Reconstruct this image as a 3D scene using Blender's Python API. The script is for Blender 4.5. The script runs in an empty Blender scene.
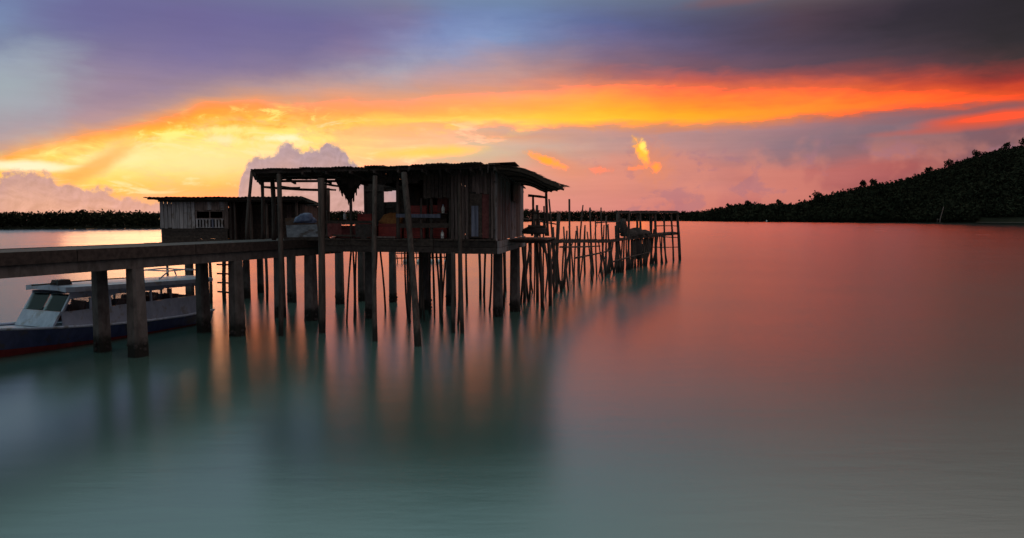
import bpy, bmesh, math, random
import numpy as np
from mathutils import Vector, Matrix

rnd = random.Random(11)
sc = bpy.context.scene
COL = sc.collection
R = math.radians

# ------------------------------------------------------------------ camera
CAM_Z = 3.9
FOC = 683.0                                  # focal length in pixels of a 1024 wide picture
PITCH = math.atan(51.0 / FOC)
cd = bpy.data.cameras.new('camera')
cam = bpy.data.objects.new('camera', cd)
COL.objects.link(cam)
cam.location = (0, 0, CAM_Z)
cam.rotation_euler = (math.pi / 2 - PITCH, 0, 0)
cd.sensor_width = 36.0
cd.lens = FOC / 1024 * 36.0
cd.clip_end = 30000
cd.clip_start = 0.1
sc.camera = cam
sc.view_settings.view_transform = 'Standard'
sc.view_settings.look = 'None'
sc.view_settings.exposure = 0
sc.view_settings.gamma = 1
sc.render.film_transparent = False
sc.cycles.use_denoising = True
sc.cycles.max_bounces = 6
sc.cycles.caustics_reflective = False


def ray(px, py):
    f = Vector((0, math.cos(PITCH), -math.sin(PITCH)))
    u = Vector((0, math.sin(PITCH), math.cos(PITCH)))
    return f + Vector((1, 0, 0)) * ((px - 512) / FOC) + u * ((269 - py) / FOC)


def at(px, py, Y):
    d = ray(px, py)
    return Vector((0, 0, CAM_Z)) + d * (Y / d.y)


def on(px, py, z=0.0):
    d = ray(px, py)
    return Vector((0, 0, CAM_Z)) + d * ((z - CAM_Z) / d.z)


def azel(px, py):
    d = ray(px, py)
    return math.degrees(math.atan2(d.x, d.y)), math.degrees(math.atan2(d.z, math.hypot(d.x, d.y)))


def lin(c):
    return tuple((v / 255 / 12.92) if v / 255 <= 0.04045 else ((v / 255 + 0.055) / 1.055) ** 2.4 for v in c)


# ------------------------------------------------------------------ node helper
class NT:
    def __init__(self, tree):
        self.t = tree
        self.l = tree.links

    def n(self, typ, **kw):
        nd = self.t.nodes.new(typ)
        for k, v in kw.items():
            setattr(nd, k, v)
        return nd

    def link(self, a, b):
        self.l.new(a, b)

    def m(self, op, a, b=None, c=None, clamp=False):
        nd = self.n('ShaderNodeMath', operation=op)
        nd.use_clamp = clamp
        for i, v in enumerate((a, b, c)):
            if v is None:
                continue
            if isinstance(v, (int, float)):
                nd.inputs[i].default_value = v
            else:
                self.link(v, nd.inputs[i])
        return nd.outputs[0]

    def mix(self, f, a, b, blend='MIX'):
        nd = self.n('ShaderNodeMix', data_type='RGBA', blend_type=blend)
        nd.clamp_factor = True
        for s, v in ((nd.inputs[0], f), (nd.inputs[6], a), (nd.inputs[7], b)):
            if isinstance(v, (int, float)):
                s.default_value = v
            elif isinstance(v, tuple):
                s.default_value = (*v[:3], 1)
            else:
                self.link(v, s)
        return nd.outputs[2]

    def smooth(self, x, a, b):
        nd = self.n('ShaderNodeMapRange', interpolation_type='SMOOTHSTEP')
        self.link(x, nd.inputs[0])
        nd.inputs[1].default_value = a
        nd.inputs[2].default_value = b
        return nd.outputs[0]

    def ramp(self, x, stops, interp='LINEAR'):
        nd = self.n('ShaderNodeValToRGB')
        e = nd.color_ramp
        e.interpolation = interp
        while len(e.elements) < len(stops):
            e.elements.new(0.5)
        for el, (p, c) in zip(e.elements, sorted(stops)):
            el.position = p
            el.color = (*c[:3], 1)
        self.link(x, nd.inputs[0])
        return nd.outputs[0]

    def curve(self, x, pts, lo, hi, ylo, yhi):
        """piecewise linear y(x); x in [lo,hi], y in [ylo,yhi] through a grey ramp"""
        st = [((p - lo) / (hi - lo), ((q - ylo) / (yhi - ylo),) * 3) for p, q in pts]
        u = self.m('DIVIDE', self.m('SUBTRACT', x, lo), hi - lo, clamp=True)
        nd = self.n('ShaderNodeRGBToBW')
        self.link(self.ramp(u, st), nd.inputs[0])
        return self.m('ADD', self.m('MULTIPLY', nd.outputs[0], yhi - ylo), ylo)

    def noise(self, vec, scale, detail=4, rough=0.55, dist=0.0):
        nd = self.n('ShaderNodeTexNoise')
        if vec is not None:
            self.link(vec, nd.inputs['Vector'])
        nd.inputs['Scale'].default_value = scale
        nd.inputs['Detail'].default_value = detail
        nd.inputs['Roughness'].default_value = rough
        nd.inputs['Distortion'].default_value = dist
        return nd.outputs['Fac']

    def xyz(self, x, y, z=0.0):
        nd = self.n('ShaderNodeCombineXYZ')
        for s, v in zip(nd.inputs, (x, y, z)):
            if isinstance(v, (int, float)):
                s.default_value = v
            else:
                self.link(v, s)
        return nd.outputs[0]


# ------------------------------------------------------------------ sky (world) and sun
SUN_AZ, SUN_EL = -27.5, 2.5
world = bpy.data.worlds.new('World')
sc.world = world
world.use_nodes = True
world.node_tree.nodes.clear()
W = NT(world.node_tree)
tc = W.n('ShaderNodeTexCoord')
sep = W.n('ShaderNodeSeparateXYZ')
W.link(tc.outputs['Generated'], sep.inputs[0])
gx, gy, gz = sep.outputs
DEG = 180 / math.pi
AZ = W.m('MULTIPLY', W.m('ARCTAN2', gx, gy), DEG)
EL = W.m('MULTIPLY', W.m('ARCSINE', gz), DEG)
# every noise of the clouds lives on the sphere of directions, stretched along the horizon
skyvec = W.xyz(W.m('MULTIPLY', AZ, 0.30), W.m('MULTIPLY', EL, 1.0))
n_big = W.noise(skyvec, 0.35, 5, 0.55, 0.3)
n_fine = W.noise(skyvec, 1.1, 6, 0.6, 0.4)
puffvec = W.xyz(AZ, EL, 3.3)
n_puff = W.noise(W.xyz(W.m('MULTIPLY', AZ, 0.7), EL, 3.3), 0.5, 7, 0.58, 0.25)
n_puff2 = W.noise(W.xyz(AZ, EL, 9.1), 0.22, 4, 0.5, 0.2)

# lower edge of the high cloud sheet, glowing from below: (pixel x, pixel y) read off the photograph, turned into az / el
EDGE = [(-60, 172), (0, 167), (30, 158), (64, 150), (110, 141), (160, 130), (200, 118), (256, 113), (320, 117), (400, 120), (450, 119),
        (512, 121), (600, 123), (660, 123), (720, 122), (768, 122), (832, 118), (896, 112), (960, 108), (1024, 104)]
edge_ae = [azel(*p) for p in EDGE]
edge_pts = [(-60, 3.0)] + edge_ae + [(60, 6.0)]
ec = W.curve(AZ, edge_pts, -60, 60, 0, 20)
EW = W.m('SUBTRACT', EL, ec)
near_edge = W.m('SUBTRACT', 1.0, W.smooth(W.m('ABSOLUTE', W.m('ADD', EW, 0.3)), 0.4, 1.9))
wob = W.m('MULTIPLY', W.m('SUBTRACT', n_fine, 0.5), 1.1)
wob2 = W.m('MULTIPLY', W.m('SUBTRACT', n_big, 0.5), 2.6)
EWd = W.m('ADD', EW, W.m('ADD', W.m('MULTIPLY', wob, 1.0), W.m('MULTIPLY', wob2, 0.32)))
EWd = W.m('ADD', EWd, W.m('MULTIPLY', W.m('MAXIMUM', EWd, 0.0), W.m('MULTIPLY', W.smooth(AZ, 4, 20), 0.22)))
AZd = W.m('ADD', AZ, W.m('MULTIPLY', W.m('SUBTRACT', n_big, 0.5), 8.0))

PROF = {
    0: [(0, (108, 136, 178)), (15, (112, 145, 182)), (30, (104, 130, 172)), (45, (110, 125, 160)), (60, (143, 160, 180)), (85, (150, 170, 178)),
        (105, (150, 155, 168)), (130, (155, 145, 160)), (145, (175, 150, 150)), (154, (205, 150, 125)), (158, (235, 160, 90)), (163, (245, 185, 75)),
        (167, (255, 228, 140)), (171, (255, 200, 80)), (178, (255, 205, 95)), (190, (248, 180, 105)), (200, (225, 160, 130)), (210, (225, 165, 140))],
    100: [(0, (92, 98, 150)), (30, (92, 98, 150)), (45, (108, 108, 150)), (60, (122, 118, 155)), (80, (135, 122, 155)), (100, (138, 122, 150)),
          (115, (155, 130, 150)), (125, (178, 140, 140)), (132, (215, 140, 105)), (136, (250, 150, 70)), (140, (252, 175, 55)), (146, (255, 208, 70)),
          (152, (252, 195, 70)), (158, (255, 225, 130)), (165, (255, 217, 115)), (180, (255, 205, 95)), (190, (255, 190, 85)), (197, (250, 170, 90)),
          (205, (220, 160, 130)), (212, (215, 160, 140))],
    200: [(0, (95, 88, 140)), (20, (98, 92, 148)), (40, (102, 97, 150)), (60, (118, 110, 155)), (80, (135, 120, 150)), (95, (165, 135, 140)),
          (103, (222, 148, 108)), (110, (252, 140, 65)), (116, (252, 160, 48)), (122, (253, 195, 60)), (130, (255, 207, 85)), (140, (255, 219, 118)),
          (155, (255, 221, 130)), (170, (255, 210, 110)), (183, (255, 190, 85)), (192, (255, 165, 85)), (198, (240, 155, 105)), (210, (225, 150, 120))],
    300: [(0, (100, 92, 138)), (20, (102, 96, 145)), (40, (110, 104, 150)), (60, (130, 115, 145)), (75, (155, 130, 145)), (88, (185, 150, 145)),
          (97, (210, 150, 125)), (105, (232, 150, 105)), (112, (246, 155, 85)), (118, (252, 170, 75)), (125, (253, 200, 95)), (132, (253, 215, 115)),
          (138, (255, 225, 130)), (150, (255, 220, 120)), (160, (250, 205, 120)), (175, (240, 185, 130)), (190, (240, 170, 130)), (205, (230, 160, 130))],
    350: [(0, (106, 95, 138)), (20, (112, 104, 148)), (40, (135, 115, 150)), (55, (165, 140, 160)), (68, (172, 160, 172)), (80, (185, 155, 155)),
          (92, (212, 152, 130)), (103, (238, 152, 105)), (112, (250, 160, 85)), (118, (254, 185, 80)), (125, (253, 195, 100)), (134, (252, 210, 118)),
          (142, (252, 218, 130)), (152, (250, 212, 135)), (162, (235, 195, 140)), (180, (232, 172, 135)), (205, (225, 155, 130))],
    400: [(0, (112, 102, 140)), (18, (128, 112, 150)), (30, (148, 135, 168)), (40, (145, 155, 195)), (55, (155, 160, 190)), (70, (170, 165, 180)), (85, (195, 160, 155)),
          (95, (215, 155, 130)), (105, (236, 155, 105)), (114, (252, 170, 88)), (120, (255, 208, 90)), (126, (250, 185, 108)), (132, (248, 195, 115)),
          (140, (245, 200, 150)), (150, (248, 210, 140)), (158, (225, 200, 150)), (165, (225, 185, 150)), (180, (230, 170, 140)), (205, (225, 155, 130))],
    450: [(0, (100, 112, 162)), (20, (112, 130, 182)), (38, (132, 152, 196)), (55, (150, 155, 188)), (70, (180, 152, 160)), (85, (208, 152, 138)),
          (96, (238, 156, 112)), (106, (250, 162, 92)), (115, (254, 182, 80)), (119, (255, 206, 92)), (125, (242, 170, 112)), (132, (225, 185, 150)),
          (140, (235, 178, 135)), (148, (225, 195, 155)), (160, (215, 188, 158)), (175, (228, 165, 140)), (205, (222, 150, 130))],
    500: [(0, (100, 115, 165)), (20, (108, 128, 178)), (35, (122, 145, 190)), (50, (140, 145, 178)), (60, (178, 145, 152)), (75, (195, 150, 145)), (88, (215, 150, 130)),
          (98, (250, 158, 105)), (108, (252, 163, 80)), (116, (255, 188, 75)), (120, (255, 206, 90)), (125, (245, 170, 110)), (131, (208, 165, 148)),
          (138, (232, 165, 128)), (145, (210, 180, 160)), (155, (205, 180, 155)), (165, (225, 165, 140)), (180, (225, 155, 135)), (200, (220, 145, 130)), (215, (220, 140, 130))],
    600: [(0, (80, 90, 135)), (20, (92, 100, 150)), (35, (105, 100, 140)), (50, (125, 105, 130)), (65, (140, 105, 120)), (75, (172, 108, 105)), (82, (228, 120, 88)),
          (92, (252, 140, 75)), (102, (255, 155, 55)), (112, (255, 168, 40)), (120, (255, 185, 48)), (125, (245, 150, 85)), (130, (208, 150, 138)),
          (140, (190, 150, 145)), (150, (200, 150, 140)), (160, (215, 145, 130)), (175, (222, 140, 122)), (190, (220, 140, 125)), (205, (215, 135, 125))],
    700: [(0, (75, 75, 105)), (20, (82, 75, 105)), (40, (100, 82, 110)), (55, (112, 82, 100)), (65, (142, 82, 90)), (72, (195, 90, 78)), (80, (238, 105, 72)),
          (92, (252, 125, 55)), (105, (252, 145, 38)), (115, (255, 162, 30)), (121, (252, 155, 45)), (125, (222, 132, 92)), (132, (180, 135, 135)),
          (145, (180, 135, 135)), (155, (195, 130, 125)), (170, (205, 130, 120)), (185, (205, 130, 122)), (200, (210, 125, 115)), (210, (205, 120, 115))],
    800: [(0, (78, 58, 72)), (20, (75, 62, 80)), (40, (78, 62, 82)), (55, (92, 68, 82)), (65, (132, 72, 78)), (75, (192, 78, 66)), (85, (236, 100, 58)),
          (95, (252, 115, 48)), (105, (254, 132, 42)), (113, (253, 132, 42)), (118, (228, 112, 72)), (122, (168, 115, 118)), (135, (145, 115, 125)),
          (150, (138, 110, 122)), (160, (155, 112, 118)), (172, (195, 110, 105)), (185, (190, 108, 105)), (200, (195, 110, 105)), (212, (190, 108, 105))],
    900: [(0, (48, 40, 52)), (20, (58, 48, 60)), (40, (72, 55, 66)), (55, (88, 58, 68)), (65, (135, 62, 62)), (75, (186, 68, 54)), (85, (226, 82, 44)),
          (95, (250, 100, 38)), (102, (250, 106, 42)), (107, (236, 96, 58)), (112, (152, 100, 105)), (125, (125, 105, 118)), (140, (128, 98, 108)),
          (152, (150, 95, 100)), (165, (175, 92, 92)), (180, (160, 85, 90)), (210, (165, 88, 90))],
    1024: [(0, (38, 32, 38)), (20, (42, 36, 42)), (40, (52, 42, 46)), (52, (70, 48, 50)), (60, (120, 48, 48)), (70, (150, 45, 42)), (80, (190, 58, 40)),
           (90, (226, 72, 34)), (96, (236, 79, 36)), (101, (216, 76, 48)), (106, (132, 85, 90)), (125, (130, 88, 96)), (150, (120, 88, 98)), (180, (130, 80, 88)), (210, (140, 80, 85))],
}


def prof(px, y):
    p = PROF[px]
    if y <= p[0][0]:
        return p[0][1]
    for (y0, c0), (y1, c1) in zip(p, p[1:]):
        if y <= y1:
            t = (y - y0) / (y1 - y0)
            return tuple(a + (b - a) * t for a, b in zip(c0, c1))
    return p[-1][1]


def interp(pts, x):
    if x <= pts[0][0]:
        return pts[0][1]
    for (x0, y0), (x1, y1) in zip(pts, pts[1:]):
        if x <= x1:
            return y0 + (y1 - y0) * (x - x0) / (x1 - x0)
    return pts[-1][1]


def pix_of(az, el):
    a, e = R(az), R(el)
    d = Vector((math.sin(a) * math.cos(e), math.cos(a) * math.cos(e), math.sin(e)))
    f = Vector((0, math.cos(PITCH), -math.sin(PITCH)))
    u = Vector((0, math.sin(PITCH), math.cos(PITCH)))
    k = d.dot(f)
    return 512 + FOC * d.x / k, 269 - FOC * d.dot(u) / k


ROWS = [-10.5, -8, -6.5, -5.0, -3.8, -2.8, -2.0, -1.3, -0.8, -0.4, 0.0, 0.35, 0.7, 1.1, 1.6, 2.2, 2.9, 3.8, 5.0, 6.5, 8.0, 10.0, 12.5]
HAZE_BACK = lin((100, 100, 118))
rows_out = []
for r in ROWS:
    stops = []
    for px in sorted(PROF):
        a = azel(px, 120)[0]
        e = interp(edge_ae, a) + r
        y = pix_of(a, max(e, 0.2))[1]
        stops.append(((a + 110) / 220, lin(prof(px, y))))
    far = 0.5 + 0.5 * min(1, max(0, (r + 6) / 12))
    stops += [(((-62) + 110) / 220, tuple(0.5 * a + 0.5 * b for a, b in zip(stops[0][1], HAZE_BACK))),
              (((62) + 110) / 220, tuple(0.5 * a + 0.5 * b for a, b in zip(stops[len(PROF) - 1][1], HAZE_BACK))),
              (((-105) + 110) / 220, HAZE_BACK), (((105) + 110) / 220, HAZE_BACK)]
    rows_out.append(stops)
AZU = W.m('DIVIDE', W.m('ADD', AZd, 110), 220, clamp=True)
sky = None
for i, (r, st) in enumerate(zip(ROWS, rows_out)):
    c = W.ramp(AZU, st)
    if sky is None:
        sky = c
    else:
        f = W.m('DIVIDE', W.m('SUBTRACT', EWd, ROWS[i - 1]), r - ROWS[i - 1], clamp=True)
        sky = W.mix(f, sky, c)

# bright torn folds along the glowing edge, left half
fold = W.m('MULTIPLY', W.smooth(n_fine, 0.50, 0.72), W.m('MULTIPLY', near_edge, W.m('SUBTRACT', 1.0, W.smooth(AZ, -8, 12))))
sky = W.mix(W.m('MULTIPLY', fold, 0.55), sky, lin((255, 214, 90)))
fold2 = W.m('MULTIPLY', W.smooth(n_puff, 0.56, 0.75), W.m('MULTIPLY', near_edge, W.m('SUBTRACT', 1.0, W.smooth(AZ, -14, -4))))
sky = W.mix(W.m('MULTIPLY', fold2, 0.45), sky, lin((252, 140, 66)))
# golden lumps and bright folds under the edge on the left, where the sheet is torn
n_lump = W.noise(W.xyz(W.m('MULTIPLY', AZ, 0.42), W.m('MULTIPLY', EL, 1.05), 7.7), 0.95, 7, 0.62, 0.9)
lm = W.m('MULTIPLY', W.m('MULTIPLY', W.smooth(EW, -3.6, -0.6), W.m('SUBTRACT', 1.0, W.smooth(EW, 0.2, 0.9))), W.m('SUBTRACT', 1.0, W.smooth(AZ, -17, -9)))
sky = W.mix(W.m('MULTIPLY', lm, W.m('MULTIPLY', W.m('SUBTRACT', 1.0, W.smooth(n_lump, 0.34, 0.50)), 0.55)), sky, lin((248, 150, 52)))
sky = W.mix(W.m('MULTIPLY', lm, W.m('MULTIPLY', W.smooth(n_lump, 0.52, 0.66), 0.8)), sky, lin((255, 232, 120)))
wisp = W.noise(W.xyz(W.m('MULTIPLY', AZ, 0.28), W.m('MULTIPLY', EL, 0.95), 15.5), 0.7, 7, 0.62, 0.8)
wm_ = W.m('MULTIPLY', W.m('MULTIPLY', W.smooth(EW, -6.5, -4.0), W.m('SUBTRACT', 1.0, W.smooth(EW, -0.6, 0.2))), W.m('SUBTRACT', 1.0, W.smooth(AZ, -9, 3)))
sky = W.mix(W.m('MULTIPLY', wm_, W.m('MULTIPLY', W.smooth(wisp, 0.50, 0.64), 0.5)), sky, lin((240, 178, 128)))
sky = W.mix(W.m('MULTIPLY', wm_, W.m('MULTIPLY', W.m('SUBTRACT', 1.0, W.smooth(wisp, 0.36, 0.48)), 0.6)), sky, lin((255, 234, 180)))
# faint streaks everywhere
stk = W.m('ADD', 0.86, W.m('MULTIPLY', W.noise(W.xyz(W.m('MULTIPLY', AZ, 0.12), W.m('MULTIPLY', EL, 1.2), 5.0), 0.9, 5, 0.6), 0.28))
sky = W.mix(1.0, sky, W.xyz(stk, stk, stk), 'MULTIPLY')

# soft pink and mauve cumulus low on the right
low = W.m('MULTIPLY', W.m('SUBTRACT', 1.0, W.smooth(EL, 4.2, 7.5)), W.smooth(AZ, 2, 12))
sky = W.mix(W.m('MULTIPLY', low, W.m('MULTIPLY', W.smooth(n_puff2, 0.47, 0.60), 0.35)), sky, lin((226, 140, 120)))
sky = W.mix(W.m('MULTIPLY', low, W.m('MULTIPLY', W.smooth(n_puff, 0.52, 0.62), 0.42)), sky, lin((160, 112, 130)))


n_hi = W.noise(W.xyz(AZ, EL, 12.0), 1.5, 6, 0.62, 0.5)


def blob(px, py, rx, ry, ang=0.0, soft=0.6, wobble=0.35):
    """soft ellipse round a direction; rx, ry in degrees"""
    a, e = azel(px, py)
    ca, sa = math.cos(R(ang)), math.sin(R(ang))
    dx = W.m('SUBTRACT', AZ, a)
    dy = W.m('SUBTRACT', EL, e)
    u = W.m('DIVIDE', W.m('ADD', W.m('MULTIPLY', dx, ca), W.m('MULTIPLY', dy, sa)), rx)
    v = W.m('DIVIDE', W.m('SUBTRACT', W.m('MULTIPLY', dy, ca), W.m('MULTIPLY', dx, sa)), ry)
    d = W.m('SQRT', W.m('ADD', W.m('MULTIPLY', u, u), W.m('MULTIPLY', v, v)))
    d = W.m('ADD', d, W.m('MULTIPLY', W.m('SUBTRACT', n_hi if rx < 2.5 else n_puff, 0.5), wobble * 4))
    return W.m('SUBTRACT', 1.0, W.smooth(d, 1.0 - soft, 1.0 + soft * 0.4))


for px, py, rx, ry, ang, soft, wb, colr, amt in [
        (1002, 117, 5.0, 0.55, 3, 0.7, 0.2, (238, 84, 46), 0.95), (960, 128, 5.5, 0.3, 2, 0.8, 0.3, (205, 88, 70), 0.6),
        (652, 163, 2.1, 1.7, -60, 0.9, 0.3, (230, 138, 100), 0.65), (641, 150, 0.50, 1.15, 22, 0.8, 0.55, (255, 180, 60), 1.0), (643, 146, 0.32, 0.55, 15, 0.7, 0.5, (255, 224, 110), 0.9), (656, 167, 0.55, 0.45, -30, 0.9, 0.6, (255, 150, 62), 0.9), (636, 168, 0.8, 0.25, 10, 0.9, 0.6, (250, 140, 76), 0.7),
        (556, 163, 3.2, 1.0, -14, 0.9, 0.3, (228, 142, 108), 0.6), (545, 160, 1.7, 0.38, -20, 0.8, 0.5, (255, 160, 48), 0.95), (600, 170, 1.0, 0.35, 0, 0.9, 0.6, (246, 132, 92), 0.6),
        (430, 152, 5.2, 0.5, 3, 0.9, 0.3, (254, 208, 86), 0.85), (28, 166, 3.0, 0.40, 0, 0.8, 0.4, (255, 240, 205), 0.95), (116, 159, 3.4, 0.7, 6, 0.9, 0.5, (255, 238, 172), 0.85), (172, 136, 1.2, 0.5, 20, 0.8, 0.5, (255, 238, 130), 0.9), (226, 130, 2.2, 0.35, 5, 0.9, 0.5, (255, 232, 140), 0.9), (222, 140, 1.2, 0.4, 0, 0.9, 0.5, (255, 232, 190), 0.7), (282, 138, 1.6, 0.3, 5, 0.9, 0.5, (255, 244, 200), 0.85), (190, 160, 9.0, 1.7, 0, 0.95, 0.2, (255, 226, 158), 0.8),
        (95, 166, 3.4, 0.7, 32, 0.8, 0.4, (246, 162, 84), 0.8), (200, 2, 19.5, 5.2, -4, 0.4, 0.12, (95, 96, 150), 0.5), (740, -2, 5.0, 0.55, 3, 0.9, 0.3, (120, 58, 62), 0.6), (14, 92, 3.0, 3.0, 0, 0.9, 0.35, (146, 164, 180), 0.6)]:
    sky = W.mix(W.m('MULTIPLY', blob(px, py, rx, ry, ang, soft, wb), amt), sky, lin(colr))


def cumulus(top, alo, ahi, c_top, c_low, rim, depth):
    """heaped cloud standing on the horizon under the outline top (pixels), lit along its upper rim"""
    global sky
    pts = [azel(*p) for p in top]
    t = W.curve(AZ, pts, pts[0][0], pts[-1][0], -1, 12)
    bump = W.m('MULTIPLY', W.m('SUBTRACT', W.noise(W.xyz(AZ, EL, 1.7), 1.1, 7, 0.66), 0.5), 2.0)
    h = W.m('SUBTRACT', W.m('ADD', t, bump), EL)                 # degrees under the rim
    side = W.m('MULTIPLY', W.smooth(AZ, alo[0], alo[1]), W.m('SUBTRACT', 1.0, W.smooth(AZ, ahi[0], ahi[1])))
    m = W.m('MULTIPLY', W.smooth(h, -0.22, 0.34), side)
    body = W.mix(W.smooth(h, 0.0, depth), c_top, c_low)
    bl = W.noise(W.xyz(AZ, EL, 21.0), 0.75, 6, 0.6, 0.6)
    bl2 = W.noise(W.xyz(W.m('ADD', AZ, 0.16), W.m('SUBTRACT', EL, 0.22), 21.0), 0.75, 6, 0.6, 0.6)
    sh = W.m('ADD', 0.97, W.m('MULTIPLY', W.m('SUBTRACT', bl, bl2), 0.9), clamp=False)
    body = W.mix(1.0, body, W.xyz(sh, sh, sh), 'MULTIPLY')
    body = W.mix(W.m('MULTIPLY', W.m('SUBTRACT', 1.0, W.smooth(h, 0.0, 0.35)), 0.35), body, rim)
    sky = W.mix(m, sky, body)


cumulus([(-60, 166), (0, 178), (8, 172), (15, 170), (30, 171), (45, 173), (58, 180), (75, 185), (90, 188), (100, 187), (112, 192), (122, 196), (140, 199), (165, 201), (200, 206), (240, 216)],
        (-70, -50), (-22, -20), lin((182, 146, 150)), lin((204, 160, 148)), lin((238, 176, 128)), 2.6)
cumulus([(236, 216), (239, 186), (244, 172), (249, 160), (256, 156), (264, 155), (274, 152), (280, 144), (286, 143), (294, 147), (304, 150), (318, 148), (328, 143), (338, 144), (345, 150), (349, 160), (362, 170), (420, 190), (470, 205)],
        (-21.9, -21.6), (-4, 2), lin((172, 148, 160)), lin((192, 154, 154)), lin((230, 184, 146)), 3.0)

# the glowing parts are brighter than the photograph could hold: their red runs past white there
sr = W.n('ShaderNodeSeparateColor')
W.link(sky, sr.inputs[0])
cr_ = W.n('ShaderNodeCombineColor')
W.link(W.m('MULTIPLY', sr.outputs[0], W.m('ADD', 1.0, W.m('MULTIPLY', W.smooth(sr.outputs[0], 0.74, 1.0), 2.0))), cr_.inputs[0])
W.link(W.m('MULTIPLY', sr.outputs[1], W.m('ADD', 1.0, W.m('MULTIPLY', W.smooth(sr.outputs[0], 0.74, 1.0), W.m('MULTIPLY', W.smooth(AZ, -10, 6), 0.20)))), cr_.inputs[1])
W.link(sr.outputs[2], cr_.inputs[2])
sky = cr_.outputs[0]

# above the frame: the high sheet thins into blue-grey dusk
up = W.smooth(EL, 14.5, 22)
zen = W.mix(W.smooth(n_big, 0.35, 0.7), lin((124, 160, 166)), lin((136, 163, 167)))
zen = W.mix(W.smooth(AZ, -5, 40), zen, lin((176, 162, 158)))
sky = W.mix(up, sky, zen)
nish = W.n('ShaderNodeTexSky', sky_type='NISHITA')
nish.sun_disc = False
nish.sun_elevation = R(SUN_EL)
nish.sun_rotation = R(SUN_AZ)
bg1 = W.n('ShaderNodeBackground')
W.link(sky, bg1.inputs[0])
bg1.inputs[1].default_value = 1.0
bg2 = W.n('ShaderNodeBackground')
W.link(nish.outputs[0], bg2.inputs[0])
bg2.inputs[1].default_value = 0.006
add = W.n('ShaderNodeAddShader')
W.link(bg1.outputs[0], add.inputs[0])
W.link(bg2.outputs[0], add.inputs[1])
out = W.n('ShaderNodeOutputWorld')
W.link(add.outputs[0], out.inputs[0])
world.cycles.sampling_method = 'MANUAL'
world.cycles.sample_map_resolution = 1024

sl = bpy.data.lights.new('sun', 'SUN')
sl.energy = 0.1
sl.angle = R(12)
sl.color = (1.0, 0.62, 0.32)
sun = bpy.data.objects.new('sun', sl)
COL.objects.link(sun)
sd = Vector((math.sin(R(SUN_AZ)) * math.cos(R(SUN_EL)), math.cos(R(SUN_AZ)) * math.cos(R(SUN_EL)), math.sin(R(SUN_EL))))
sun.rotation_euler = (-sd).to_track_quat('-Z', 'Y').to_euler()


# ------------------------------------------------------------------ materials
def new_mat(name):
    m = bpy.data.materials.new(name)
    m.use_nodes = True
    m.node_tree.nodes.clear()
    n = NT(m.node_tree)
    b = n.n('ShaderNodeBsdfPrincipled')
    o = n.n('ShaderNodeOutputMaterial')
    n.link(b.outputs[0], o.inputs[0])
    return m, n, b


def grain_mat(name, c1, c2, scale=(9, 9, 1.2), rough=0.85, bump=0.25, tide=False, spots=None, big=0.5, spec=0.3):
    """c1/c2 albedo mixed by streaky noise in object space, with an own tint for every object"""
    m, n, b = new_mat(name)
    t = n.n('ShaderNodeTexCoord')
    mp = n.n('ShaderNodeMapping')
    n.link(t.outputs['Object'], mp.inputs[0])
    mp.inputs['Scale'].default_value = scale
    oi = n.n('ShaderNodeObjectInfo')
    off = n.n('ShaderNodeVectorMath', operation='ADD')
    n.link(mp.outputs[0], off.inputs[0])
    k = n.m('MULTIPLY', oi.outputs['Random'], 40.0)
    n.link(n.xyz(k, k, k), off.inputs[1])
    f = n.noise(off.outputs[0], 2.0, 6, 0.65, 0.3)
    f2 = n.noise(t.outputs['Object'], big, 3, 0.6)
    c = n.mix(n.smooth(f, 0.30, 0.70), c1, c2)
    tint = n.m('ADD', 0.62, n.m('ADD', n.m('MULTIPLY', oi.outputs['Random'], 0.45), n.m('MULTIPLY', f2, 0.55)))
    c = n.mix(1.0, c, n.xyz(tint, tint, tint), 'MULTIPLY')
    if spots:
        c = n.mix(n.smooth(n.noise(t.outputs['Object'], spots[1], 5, 0.6), 0.52, 0.66), c, spots[0])
    if tide:
        g = n.n('ShaderNodeNewGeometry')
        s = n.n('ShaderNodeSeparateXYZ')
        n.link(g.outputs['Position'], s.inputs[0])
        zz = n.m('ADD', s.outputs[2], n.m('MULTIPLY', n.m('SUBTRACT', n.noise(t.outputs['Object'], 5.0, 4), 0.5), 0.5))
        c = n.mix(n.m('SUBTRACT', 1.0, n.smooth(zz, 0.28, 0.62)), c, (0.018, 0.017, 0.014))
    n.link(c, b.inputs['Base Color'])
    b.inputs['Roughness'].default_value = rough
    b.inputs['Specular IOR Level'].default_value = spec
    if bump:
        bp = n.n('ShaderNodeBump')
        bp.inputs['Strength'].default_value = bump
        bp.inputs['Distance'].default_value = 0.02
        n.link(f, bp.inputs['Height'])
        n.link(bp.outputs[0], b.inputs['Normal'])
    return m


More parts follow.
